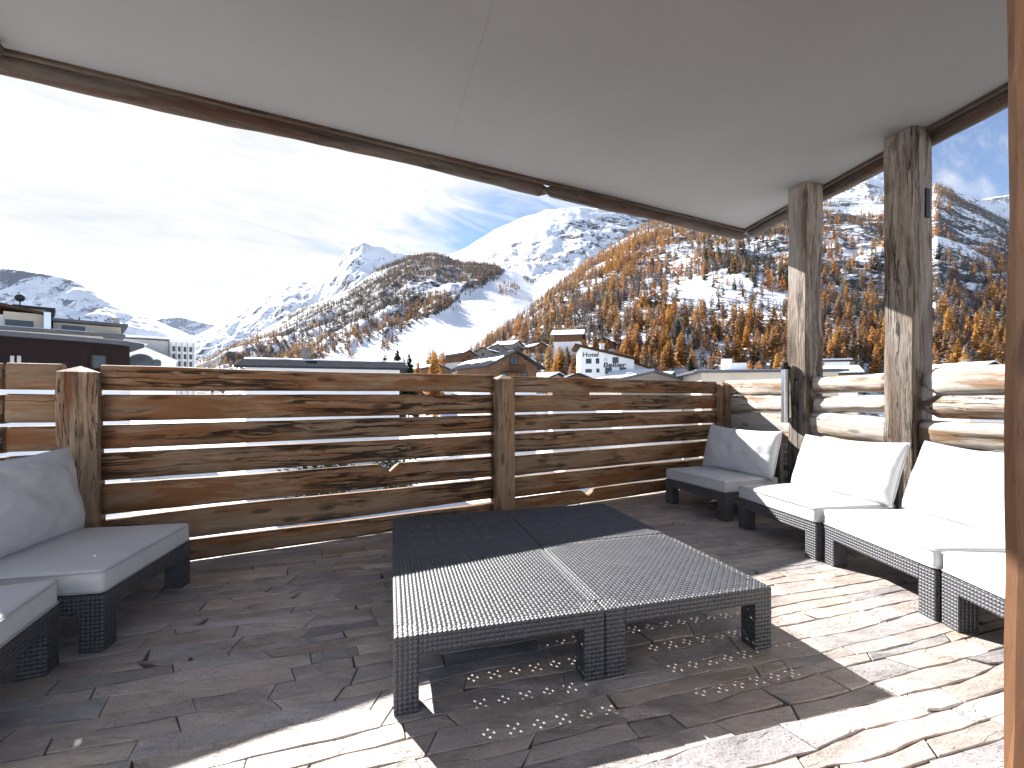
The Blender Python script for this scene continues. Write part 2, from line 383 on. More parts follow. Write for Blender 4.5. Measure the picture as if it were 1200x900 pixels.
# --- beams and rails: local X runs along the piece
def beam_mesh(name, L, w, h, mat, seg=None, wob=.006, rnd=.25, seed=0, notch=None, taper=0, ends=0.0):
    """w across (y), h tall (z); rounded uneven section"""
    r = random.Random(seed); seg = seg or max(6, int(L/.12)); K = 20; V = []; F = []
    ph = [r.uniform(0, 9) for _ in range(6)]
    for i in range(seg+1):
        x = -L/2+L*i/seg; e = min(i, seg-i)/seg*L
        sh = 1 if (not ends or e > ends) else math.sqrt(max(.12, 1-(1-e/ends)**2*.9))
        for kk in range(K):
            t = 2*pi*kk/K+pi/K; p = 2/(.35+rnd*1.6) if rnd < 1 else 2.0
            cx, cz = cos(t), sin(t)
            q = (abs(cx)**p+abs(cz)**p)**(-1/p)
            n1 = float(vnoise(np.array([x*1.7+ph[0]]), np.array([kk*.45+ph[1]]), seed)[0]-.5)
            n2 = float(vnoise(np.array([x*7+ph[2]]), np.array([kk*.8+ph[3]]), seed+3)[0]-.5)
            n3 = float(vnoise(np.array([x*1.1+ph[4]]), np.array([(1 if cz > 0 else 5.5)]), seed+9)[0]-.5)
            d = 1+0
            yy = cx*q*w/2*sh+wob*(n1*1.6+n2*.6)*(1 if cx > 0 else -1)
            zz = cz*q*h/2*sh+wob*(n1*.9+n2*.5+n3*2.6)*(1 if cz > 0 else -1)
            if notch and cz > 0:
                dd = abs(x-notch[0])/notch[1]
                if dd < 1: zz -= notch[2]*(1-dd)
            V.append((x, yy, zz))
    for i in range(seg):
        for kk in range(K):
            a = i*K+kk; b2 = i*K+(kk+1) % K; F.append((a, b2, b2+K, a+K))
    me = bpy.data.meshes.new(name)
    me.from_pydata(V, [], F+[tuple(range(K))[::-1], tuple(seg*K+i for i in range(K))])
    me.polygons.foreach_set('use_smooth', [True]*len(F)+[False]*2); me.update(); me.materials.append(mat)
    return me
def beam(name, a, b, w, h, mat, parent=None, roll=0, **kw):
    a = Vector(a); b = Vector(b); d = b-a
    o = bpy.data.objects.new(name, beam_mesh(name, d.length, w, h, mat, **kw)); link(o, parent)
    mw = Matrix.Translation((a+b)/2) @ d.to_track_quat('X', 'Z').to_matrix().to_4x4() @ Matrix.Rotation(roll, 4, 'X')
    if parent is not None: mw = Matrix.Translation(parent.location).inverted() @ mw
    o.matrix_local = mw
    return o
def square_post(name, nc, ex, ey, s, z0, z1, mat, parent, cap=.0, seed=0):
    """post whose near-left corner is nc; local X is up so that the grain runs up"""
    r = random.Random(seed); c = Vector(nc)+Vector(ex)*s/2+Vector(ey)*s/2; H = z1-z0
    V = []; F = []; n = max(5, int(H/.16)); ch = .012+.006*r.random()
    prof = []
    for (sx, sy) in ((-1, -1), (1, -1), (1, 1), (-1, 1)):
        k = s/2; tx, ty = -sy, sx
        prof += [(sx*k-(ch if (sx*1 and tx == 0) else 0), sy*k), (sx*k, sy*k)]
    prof = [(-s/2, -s/2+ch), (-s/2+ch, -s/2), (0, -s/2-.002), (s/2-ch, -s/2), (s/2, -s/2+ch), (s/2+.002, 0), (s/2, s/2-ch), (s/2-ch, s/2), (0, s/2), (-s/2+ch, s/2), (-s/2, s/2-ch), (-s/2, 0)]
    K = len(prof)
    for i in range(n+1):
        x = -H/2+H*i/n
        for kk, (py, pz) in enumerate(prof):
            w = float(vnoise(np.array([x*1.3+seed*3.1]), np.array([kk*.7+seed]), seed)[0]-.5)*.022
            w2 = float(vnoise(np.array([x*6+seed*2.1]), np.array([kk*1.3+seed]), seed+4)[0]-.5)*.008
            q = 1+(w+w2)/(s/2); V.append((x, py*q, pz*q))
    for i in range(n):
        for kk in range(K):
            a = i*K+kk; b2 = i*K+(kk+1) % K; F.append((a, b2, b2+K, a+K))
    if cap:
        V.append((H/2+cap, 0, 0)); F += [(n*K+kk, n*K+(kk+1) % K, len(V)-1) for kk in range(K)]
    else: F.append(tuple(n*K+i for i in range(K)))
    F.append(tuple(range(K))[::-1])
    me = bpy.data.meshes.new(name); me.from_pydata(V, [], F); me.update(); me.materials.append(mat)
    bm = bmesh.new(); bm.from_mesh(me); bmesh.ops.recalc_face_normals(bm, faces=bm.faces); bm.to_mesh(me); bm.free()
    o = link(bpy.data.objects.new(name, me), parent)
    mw = Matrix(((0, ex[0], ey[0], c.x), (0, ex[1], ey[1], c.y), (1, 0, 0, (z0+z1)/2), (0, 0, 0, 1)))
    if parent is not None: mw = Matrix.Translation(parent.location).inverted() @ mw
    o.matrix_local = mw
    return o

RAIL_Z = [(1.47, 1.295), (1.275, 1.082), (1.058, .882), (.860, .662), (.636, .425), (.402, .19), (.166, .015)]
def back_fence():
    root = empty('wooden_fence', fp(0, 4.1), 0, 'long brown fence of thick horizontal timber rails behind the low table', 'fence')
    PW = .20; t1 = ft(112, FN)-PW; t2 = ft(584, FN); t3 = ft(848.5, FN)
    square_post('post', fp(t1, FN), TF, NF, PW, 0, 1.415, W_POST, root, .045, 3)
    square_post('post', fp(t2, FN), TF, NF, PW, 0, 1.43, W_POST, root, .05, 8)
    square_post('post', fp(t3, FN), TF, NF, .21, 0, 1.42, W_POST, root, .05, 12)
    br = MB(); br.box((0, 0, 0), (.11, .012, .05)); o = br.build('foot_bracket', METAL_DARK, root); o.location = fp(t2+.1, FN-.014, .03)-root.location; o.rotation_euler.z = ANG_F
    tl = ft(9, 4.14)
    segs = [(t1+PW, t2, 1), (t2+PW, t3, 2), (tl+.006, t1, 3), (tl-2.6, tl-.006, 4)]
    for (a, b, si) in segs:
        for k, (zt, zb) in enumerate(RAIL_Z):
            rr = random.Random(si*31+k); dz = [rr.uniform(-.006, .006) for _ in range(2)]
            zc = (zt+zb)/2; h = (zt-zb)
            nt_ = None; L = (b-a)
            if si == 1 and k == 4: nt_ = (ft(456, 4.14)-(a+b)/2, .075, .075)
            if si == 2 and k == 6: nt_ = (ft(688, 4.14)-(a+b)/2, .10, .07)
            n0 = 4.14+rr.uniform(-.012, .012)
            beam('rail', fp(a+.001, n0, zc+(dz[0] if k else 0)), fp(b-.001, n0, zc+(dz[1] if k else 0)), .105, h-.005, W_FENCE, root, seg=max(8, int(L/.045)) if nt_ else max(8, int(L/.07)), wob=.0045, rnd=-.03, seed=si*50+k, notch=nt_)
    return t3
METAL_DARK = plain('dark_metal', (.02, .02, .022), .45, .6, .2, 8, .1)
STEEL = plain('brushed_steel', (.55, .56, .58), .28, .95, .1, 20, .05)
T3 = back_fence()
P1 = Vector((.656*5.05, 5.05, 0)); P2 = Vector((.897*4.0, 4.0, 0)); PS = .25
def tall_posts():
    for (nc, s, z1, sd, lab) in ((P1, .24, 3.675, 21, 'tall weathered roof post with a steel tube clamped to it'), (P2, .255, 3.675, 27, 'thicker tall grey roof post with a dark mortise slot near its top')):
        r = empty('timber_post', nc, 0, lab, 'post', 'tall posts carrying the canopy')
        square_post('shaft', nc, PRr, -DR, s, 0, z1, W_TALL, r, 0, sd)
        if sd == 27:
            m = MB(); m.box((0, 0, 0), (.05, .014, .26)); o = m.build('mortise', METAL_DARK, r)
            o.location = PRr*.17+DR*.002+Vector((0, 0, 3.0)); o.rotation_euler.z = math.atan2(PRr.y, PRr.x)
tall_posts()
def right_fence():
    root = empty('log_fence', (3.5, 5, 0), 0, 'sun bleached fence of rounded pale logs between the tall posts', 'fence')
    c0 = fp(T3, FN)+TF*.21+NF*.10
    l1 = [P1-DR*.24+PRr*.11, P1+PRr*.12, P2-DR*.255+PRr*.12, P2+PRr*.13]
    tops = [(1.47, 1.30), (1.255, 1.085), (1.045, .83), (.80, .60), (.575, .38), (.355, .17), (.15, .02)]
    for si, (a, b) in enumerate(((c0, l1[0]), (l1[1], l1[2]), (l1[3], l1[3]+DR*2.3))):
        for k, (zt, zb) in enumerate(tops):
            rr = random.Random(si*13+k); dz = rr.uniform(-.012, .012)
            rd = .55 if (k == 1 and si) else .12
            beam('rail', Vector((a.x, a.y, (zt+zb)/2+dz)), Vector((b.x, b.y, (zt+zb)/2-dz)), .13 if si else .10, zt-zb+.036, W_PALE, root, seg=22, wob=.015, rnd=rd, seed=300+si*20+k, ends=.035 if (si and k < 2) else 0)
right_fence()
def side_tube():
    c = P1-DR*.24; p = c+DR*.02-PRr*.055
    r = empty('screen_cassette', (p.x, p.y, .95), 0, 'slim upright steel tube with black end cap beside the first tall post', 'screen')
    m = MB(); m.tube((0, 0, .06), (0, 0, .62), .042, n=20); m.build('tube', STEEL, r)
    m = MB(); m.tube((0, 0, .62), (0, 0, .66), .046, n=20); m.tube((0, 0, .66), (0, 0, .70), .03, n=16); m.build('end_cap', METAL_DARK, r)
    m = MB(); m.tube((0, 0, 0), (0, 0, .06), .045, n=20); m.box((.03, 0, .03), (.08, .05, .05)); m.build('foot_clamp', STEEL, r)
    hnd = c+DR*.12-PRr*.03
    h = MB(); q = Vector((hnd.x-p.x, hnd.y-p.y, 0))
    h.tube(q+Vector((0, 0, .22)), q+Vector((0, 0, .5)), .009, n=10)
    for z in (.22, .5): h.tube(q+Vector((0, 0, z)), q+PRr*.034+Vector((0, 0, z)), .009, n=10)
    h.build('handle', METAL_DARK, r)
side_tube()

# --- canopy
CZ = 3.68
def canopy():
    r = empty('roof_canopy', (0, 3, CZ), 0, 'wide pale grey ceiling canopy edged with dark log beams over terrace', 'canopy')
    A = Vector((3.36, 6.48, 0)); L = Vector((-3.54, 3.12, 0)); B = Vector((4.30, .45, 0)); Bb = Vector((4.65, -1.6, 0)); Lb = Vector((-1.6, -2.5, 0))
    e = (A-L).normalized(); s0 = onz(560, 60, CZ); dse = Vector((-.30, .954, 0)).normalized()
    # seam of the two boards meets the front and back edges
    def hit(p, d, q, f):
        den = d.x*(-f.y)+d.y*f.x
        t = ((q.x-p.x)*(-f.y)+(q.y-p.y)*f.x)/den; return p+d*t
    S1 = hit(s0, dse, L, e); S2 = hit(s0, dse, Lb, (Bb-Lb).normalized())
    g = Vector((.0006, 0, 0)); z = 0
    def panel(poly):
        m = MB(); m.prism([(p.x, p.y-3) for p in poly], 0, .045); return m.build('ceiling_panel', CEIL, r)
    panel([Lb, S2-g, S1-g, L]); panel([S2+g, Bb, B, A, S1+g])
    m = MB(); m.prism([(p.x, p.y-3) for p in (Lb, Bb, B, A, L)], .048, .30); m.build('roof_deck', DARKWALL, r)
    up = Vector((0, 0, CZ))
    nrm = Vector((-e.y, e.x, 0))
    mid = onz(628, 222, CZ); tm = (mid-L).dot(e)
    # dark fillet strip then the two lapping edge logs
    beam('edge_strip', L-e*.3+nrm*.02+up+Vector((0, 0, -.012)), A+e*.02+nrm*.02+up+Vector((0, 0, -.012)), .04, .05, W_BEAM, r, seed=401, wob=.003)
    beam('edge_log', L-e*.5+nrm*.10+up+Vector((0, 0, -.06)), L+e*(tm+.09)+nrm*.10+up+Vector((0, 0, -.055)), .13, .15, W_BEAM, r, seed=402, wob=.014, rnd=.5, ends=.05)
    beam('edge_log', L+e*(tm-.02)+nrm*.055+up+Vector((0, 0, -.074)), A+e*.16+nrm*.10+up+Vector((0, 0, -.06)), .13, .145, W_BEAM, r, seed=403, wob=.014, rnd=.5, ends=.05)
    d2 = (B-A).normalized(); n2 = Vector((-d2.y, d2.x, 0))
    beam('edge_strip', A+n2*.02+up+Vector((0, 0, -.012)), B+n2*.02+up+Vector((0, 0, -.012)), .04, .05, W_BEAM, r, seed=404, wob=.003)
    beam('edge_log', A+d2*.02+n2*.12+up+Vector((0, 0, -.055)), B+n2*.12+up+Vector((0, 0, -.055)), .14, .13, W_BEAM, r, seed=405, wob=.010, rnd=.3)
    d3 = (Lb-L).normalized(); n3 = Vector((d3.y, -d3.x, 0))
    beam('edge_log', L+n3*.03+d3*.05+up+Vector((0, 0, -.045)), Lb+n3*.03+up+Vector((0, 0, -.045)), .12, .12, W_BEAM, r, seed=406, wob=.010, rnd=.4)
canopy()
def house():
    r = empty('unseen_house_wall', fp(3, 0), 0, 'unseen house wall with door opening, added pale to shape the terrace light', 'wall')  # unseen wall behind the camera, added to cut ambient light and bounce some back
    m = MB()
    for (t0, t1, z0, z1) in ((1.75, 6.0, 0, 3.66), (-4.5, -2.2, 0, 3.66), (-2.2, 1.75, 2.7, 3.66)):
        c = fp((t0+t1)/2, -.06, (z0+z1)/2)-r.location; m.box(c, (t1-t0, .25, z1-z0), ANG_F)
    m.build('wall', DARKWALL, r)
    C = Vector((1.146, 1.05, 0)); s = .30
    d = empty('door_frame', C, 0, 'smooth planed orange brown timber door jamb at right edge', 'door frame')
    square_post('jamb', C-NF*.24, TF, NF, .24, 0, 2.7, W_JAMB, d, 0, 33)
    k = MB(); k.box((0, 0, 0), (.004, .10, .045)); o = k.build('strike_plate', METAL_DARK, d)
    o.location = -NF*.13-TF*.006+Vector((0, 0, 1.163)); o.rotation_euler.z = ANG_F
house()

# ------------------------------------------------------------------ woven furniture
def weave_top(S):
    P = .0195; n = int(S/P); fr = [0, .2, .4, .6, .8]; xs = []
    for i in range(n):
        for f in fr: xs.append((i+f)*P)
    xs.append(n*P); xs = np.array(xs); off = (S-n*P)/2; m = len(xs)
    X, Y = np.meshgrid(xs, xs, indexing='ij'); U = X/P+1e-6; Vv = Y/P+1e-6
    fu = U-np.floor(U); fv = Vv-np.floor(Vv); par = (np.floor(U)+np.floor(Vv)) % 2
    h0 = (1-np.abs(2*fv-1)**3)*(.35+.65*np.sin(pi*fu)); h1 = (1-np.abs(2*fu-1)**3)*(.35+.65*np.sin(pi*fv))
    Z = np.where(par > .5, h1, h0)*.0055
    V = np.stack([X+off, Y+off, Z], -1).reshape(-1, 3)
    I, J = np.meshgrid(np.arange(m-1), np.arange(m-1), indexing='ij')
    gi = (I+1)//5; gj = (J+1)//5; near = (((I % 5) == 0) | ((I % 5) == 4)) & (((J % 5) == 0) | ((J % 5) == 4))
    holes = near & np.isin(gi % 5, (1, 2, 3)) & np.isin(gj % 9, (2, 3, 4)) & ((gi+gj) % 2 == 0) & (gi > 3) & (gi < n-3) & (gj > 4) & (gj < n-4)
    a = I*m+J; F = np.stack([a, a+m, a+m+1, a+1], -1)[~holes]
    me = mesh_np('tabletop', V, F, WEAVE_TOP, True)
    uv = me.uv_layers.new(name='UVMap'); li = F.ravel()
    uv.data.foreach_set('uv', V[li][:, :2].astype(np.float32).ravel())
    return me
def woven_base(root, S, D, H, top, leg=.098, apron=.075):
    def part(name, boxes, bev=.008):
        m = MB()
        for (c, s) in boxes: m.box(c, s)
        return m.build(name, WEAVE, root, uv=True, bevel=bev)
    if top is not None:
        o = link(bpy.data.objects.new('tabletop', top), root); o.location = (0, 0, H-.004)
    else: part('seat_deck', [((S/2, D/2, H-.02), (S-.02, D-.02, .03))])
    z = H-apron/2; w = .035
    part('apron', [((S/2, w/2, z), (S-2*leg+.002, w, apron)), ((S/2, D-w/2, z), (S-2*leg+.002, w, apron)), ((w/2, D/2, z), (w, D-2*leg+.002, apron)), ((S-w/2, D/2, z), (w, D-2*leg+.002, apron))], .004)
    for (cx, cy) in ((leg/2, leg/2), (S-leg/2, leg/2), (S-leg/2, D-leg/2), (leg/2, D-leg/2)):
        m = MB(); m.box((cx, cy, H/2-.0005), (leg, leg, H-.001)); m.build('leg', WEAVE, root, uv=True, bevel=.008)
TS = .905; THT = .307
def tables():
    top = weave_top(TS); a = R(15.2); ex = Vector((cos(a), sin(a), 0)); ey = Vector((-sin(a), cos(a), 0)); o = Vector((-.462, 1.746, 0))
    labs = ['front left section of the woven table, nearest the camera', 'front right section of the woven table, corner nearest the sofas',
            'rear left section of the woven table, in fence shade', 'rear right section of the woven table, in shade behind the sunlit one']
    proto = None
    for j in range(2):
        for i in range(2):
            if proto is None:
                proto = empty('wicker_table', (0, 0, 0), 0); woven_base(proto, TS, TS, THT, top); t = proto
            else: t = copy_tree(proto)
            dr = [0, .002, -.003, .004][j*2+i]
            t.location = o+ex*(i*(TS+.006))+ey*(j*(TS+.006)); t.rotation_euler = (0, 0, a+dr)
            tag(t, labs[j*2+i], 'table', 'square woven tables pushed together')
tables()

def axis_pts(h, r, n):
    a = [-h, -h+r*.18, -h+r*.5, -h+r]
    return a+list(np.linspace(-h+r, h-r, n+2)[1:-1])+[h-r, h-r*.5, h-r*.18, h]
def rounded_box(hx, hy, hz, r, nx=14, ny=14, nz=0, fn=None):
    bm = bmesh.new(); X = axis_pts(hx, r, nx); Y = axis_pts(hy, r, ny); Z = axis_pts(hz, r, nz)
    vm = {}
    def vert(p):
        k = tuple(round(c, 5) for c in p)
        if k not in vm:
            inn = Vector([max(-(h-r), min(h-r, c)) for c, h in zip(p, (hx, hy, hz))])
            d = Vector(p)-inn; q = inn+d.normalized()*r if d.length > 1e-6 else Vector(p)
            if fn: q = fn(q)
            vm[k] = bm.verts.new(q)
        return vm[k]
    def face(A, B, f):
        for i in range(len(A)-1):
            for j in range(len(B)-1):
                bm.faces.new([vert(f(A[i], B[j])), vert(f(A[i+1], B[j])), vert(f(A[i+1], B[j+1])), vert(f(A[i], B[j+1]))])
    face(X, Y, lambda a, b: (a, b, hz)); face(X, Y, lambda a, b: (a, b, -hz))
    face(X, Z, lambda a, b: (a, -hy, b)); face(X, Z, lambda a, b: (a, hy, b))
    face(Y, Z, lambda a, b: (-hx, a, b)); face(Y, Z, lambda a, b: (hx, a, b))
    bmesh.ops.recalc_face_normals(bm, faces=bm.faces)
    for f in bm.faces: f.smooth = True
    return bm
def loop_tube(name, pts, r, mat, parent=None, n=6):
    V = []; F = []; m = len(pts)
    for i in range(m):
        d = (pts[(i+1) % m]-pts[i-1]).normalized(); u = d.orthogonal().normalized()
        ref = Vector((0, 0, 1)) if abs(d.z) < .9 else Vector((0, 1, 0))
        u = (ref-d*ref.dot(d)).normalized(); w = d.cross(u)
        for k in range(n): V.append(pts[i]+u*(r*cos(2*pi*k/n))+w*(r*sin(2*pi*k/n)))
    for i in range(m):
        for k in range(n): F.append((i*n+k, i*n+(k+1) % n, ((i+1) % m)*n+(k+1) % n, ((i+1) % m)*n+k))
    me = bpy.data.meshes.new(name); me.from_pydata([tuple(v) for v in V], [], F); me.polygons.foreach_set('use_smooth', [True]*len(F)); me.update(); me.materials.append(mat)
    return link(bpy.data.objects.new(name, me), parent)
def bm_obj(name, bm, mat, parent=None):
    me = bpy.data.meshes.new(name); bm.to_mesh(me); bm.free(); me.materials.append(mat)
    return link(bpy.data.objects.new(name, me), parent)
def seat_cushion(root, W, D, z0, th, seed):
    hx, hy, hz = W/2, D/2, th/2; ox = seed*3.7
    def fn(q):
        a, b = q.x/hx, q.y/hy
        pf = (1-min(1, abs(a))**4)*(1-min(1, abs(b))**4)
        wv = float(fbm(np.array([q.x*3+ox]), np.array([q.y*3+ox]), 3, seed)[0]-.5)
        z = q.z+(.010*pf+.014*wv*(.4+pf) if q.z > 0 else 0)
        sag = 1+.010*float(vnoise(np.array([q.x*5+ox]), np.array([q.y*5+q.z*20]), seed)[0]-.5)
        return Vector((q.x*sag, q.y*sag, z))
    c = bm_obj('seat_cushion', rounded_box(hx, hy, hz, .022, 16, 16, 1, fn), FABRIC, root); c.location = (W/2, D/2, z0+hz)
    for zz in (hz-.012, -hz+.012):
        e = .0035; rr = .025; pts = []
        for (cx, cy, a0) in ((1, -1, -90), (1, 1, 0), (-1, 1, 90), (-1, -1, 180)):
            for k in range(5):
                a = R(a0+k*22.5); pts.append(Vector((cx*(hx-rr+e)+rr*cos(a), cy*(hy-rr+e)+rr*sin(a), zz)))
        loop_tube('piping', pts, .0035, PIPING, c)
    return c
def pillow(W, H, T, seed, name='back_cushion'):
    n, m = 56, 34; bm = bmesh.new(); rows = {}
    def surf(a, b, s):
        ox = seed*5.3
        pin = 1-.045*(abs(a)**2)*(1-abs(b)**2)*0
        ex = 1-.05*(1-abs(b)**2.0)*abs(a)**3*.5; ez = 1-.045*(1-abs(a)**2.0)*abs(b)**3
        x = a*W/2*ex; z = b*H/2*ez
        body = ((1-abs(a)**3.2)*(1-abs(b)**3.0))
        t = T/2*max(0, body)**.48
        edge = max(abs(a), abs(b))**3
        if abs(b) > abs(a): fold = sin(a*34+seed+3*float(vnoise(np.array([a*4+ox]), np.array([b*2.]), seed)[0]))*.002
        else: fold = sin(b*26+seed+3*float(vnoise(np.array([b*4+ox]), np.array([a*2.]), seed)[0]))*.002
        wr = float(fbm(np.array([x*4.5+z*2.5+ox]), np.array([z*6+s*3]), 4, seed)[0]-.5)*.075
        t2 = t+(wr+fold*edge*1.4)*min(1, body*2.2)
        return Vector((x, s*max(t2, 0), z-(.03*(1-abs(a)**2)*max(0, b) if b > 0 else 0)*.5))
    cs = lambda k, n_: sin((k/n_*2-1)*pi/2)*.6+(k/n_*2-1)*.4
    for s in (1, -1):
        for i in range(n+1):
            for j in range(m+1):
                brd = i in (0, n) or j in (0, m)
                if brd and s == -1: rows[(s, i, j)] = rows[(1, i, j)]; continue
                rows[(s, i, j)] = bm.verts.new(surf(cs(i, n), cs(j, m), s))
        for i in range(n):
            for j in range(m):
                f = bm.faces.new([rows[(s, i, j)], rows[(s, i+1, j)], rows[(s, i+1, j+1)], rows[(s, i, j+1)]]); f.smooth = True
    bmesh.ops.recalc_face_normals(bm, faces=bm.faces)
    rim = [rows[(1, i, 0)].co.copy() for i in range(n)]+[rows[(1, n, j)].co.copy() for j in range(m)]+[rows[(1, i, m)].co.copy() for i in range(n, 0, -1)]+[rows[(1, 0, j)].co.copy() for j in range(m, 0, -1)]
    o = bm_obj(name, bm, FABRIC); loop_tube('piping', rim, .0045, PIPING, o)
    return o
SW, SD = .90, .80
def sofa(p0, ang, label, group, W=SW, D=SD, seed=1, back=True, zoff=0):
    """front-left (seen from the seat) corner p0; local x runs along the front, y towards the backrest"""
    r = empty('sofa_module', (p0[0], p0[1], 0), ang, label, 'sofa', group)
    woven_base(r, W, D, .283, None, .105, .088)
    if back:
        m = MB(); m.box((W/2, D+.004-.03, .37+.14), (W-.01, .05, .42)); m.build('backrest', WEAVE, r, uv=True, bevel=.01)
    seat_cushion(r, W-.004, D-.075 if back else D-.01, .284, .120, seed)
    return r
GR = 'sofa modules along the right fence'; GL = 'sofa modules on the left side'
def dirang(front): return math.atan2(front[1], front[0])
def benches():
    # right row: front runs from far (left end) towards the camera, seat depth runs outwards (+90 deg)
    dA, dB, dC, dD = (.34, -.94), (.16, -.987), (-.005, -1), (-.10, -.995)
    A = sofa((1.82, 5.31), dirang(dA), 'shaded sofa module in the fence corner behind the others', GR, seed=2)
    B = sofa((2.17, 4.30), dirang(dB), 'sofa module below the first tall post, partly in shade', GR, seed=3)
    C = sofa((2.355, 3.39), dirang(dC), 'sunlit sofa module below the thick second post', GR, seed=4)
    D = sofa((2.37, 2.475), dirang(dD), 'sunlit sofa module cut by the door jamb, nearest camera', GR, seed=5)
    # left
    L1 = sofa((-2.0, 2.19), dirang((-.2, .98)), 'shaded grey sofa module beside the left fence post', GL, W=.85, seed=6)
    L0 = sofa((-1.76, 1.24), dirang((-.385, .923)), 'sofa module at the left edge with sun patch on cushion', GL, W=.93, seed=7)
    GC = 'loose back cushions on the sofas'
    def put(sf, lx, ly, tilt, roll, label, seed, W=.98, H=.52, T=.21):
        p = pillow(W, H, T, seed); tag(p, label, 'cushion', GC)
        mw = Matrix.Translation(sf.location) @ Matrix.Rotation(sf.rotation_euler.z, 4, 'Z') @ Matrix.Translation((lx, ly, .405)) @ Matrix.Rotation(-R(tilt), 4, 'X') @ Matrix.Rotation(R(roll), 4, 'Y') @ Matrix.Translation((0, 0, H/2-.012))
        p.matrix_world = mw
        return p
    put(A, .47, .57, 14, 1, 'grey back cushion standing in shade in the fence corner', 11)
    put(B, .47, .60, 20, -1, 'white sunlit back cushion leaning below the first tall post', 12, W=1.0)
    put(C, .46, .62, 19, 1, 'white sunlit back cushion below the second post, beside door jamb', 13, W=1.0, H=.54)
    put(D, .50, .60, 18, 0, 'back cushion of the sofa hidden behind the door jamb', 14)
    put(L1, .43, .63, 9, 0, 'shaded grey back cushion in front of the left fence post', 15, W=.88, H=.54)
    put(L0, .46, .61, 16, 0, 'back cushion of the leftmost sofa outside the left edge', 16)
benches()

# ------------------------------------------------------------------ landscape
GZ = -9.0
def ground():
    V = []; F = []; n = 96; rad = [0, 12, 25, 45, 80, 150, 400, 1200, 4000, 14000]
    for r_ in rad:
        for i in range(n): a = 2*pi*i/n; V.append((r_*cos(a), r_*sin(a), GZ+(0 if r_ > 300 else .6*float(fbm(np.array([r_*cos(a)*.05]), np.array([r_*sin(a)*.05]), 3, 3)[0]-.5))))
    for k in range(len(rad)-1):
        for i in range(n): F.append((k*n+i, k*n+(i+1) % n, (k+1)*n+(i+1) % n, (k+1)*n+i))
    m, nt, b = new_mat('snowy_ground')
    pos = N(nt, 'ShaderNodeNewGeometry').outputs['Position']
    n1 = noise(nt, pos, .09, 8, .65, .4)
    setc(nt, b, ramp(nt, n1, [(.30, (.16, .14, .09)), (.40, (.55, .55, .54)), (.46, (.80, .82, .86))])); b.inputs['Roughness'].default_value = .85
    bump(nt, b, noise(nt, pos, 1.5, 6), .5, .2)
    me = bpy.data.meshes.new('ground'); me.from_pydata(V, [], F); me.update(); me.materials.append(m)
    tag(link(bpy.data.objects.new('ground', me)), kind='structure')
ground()

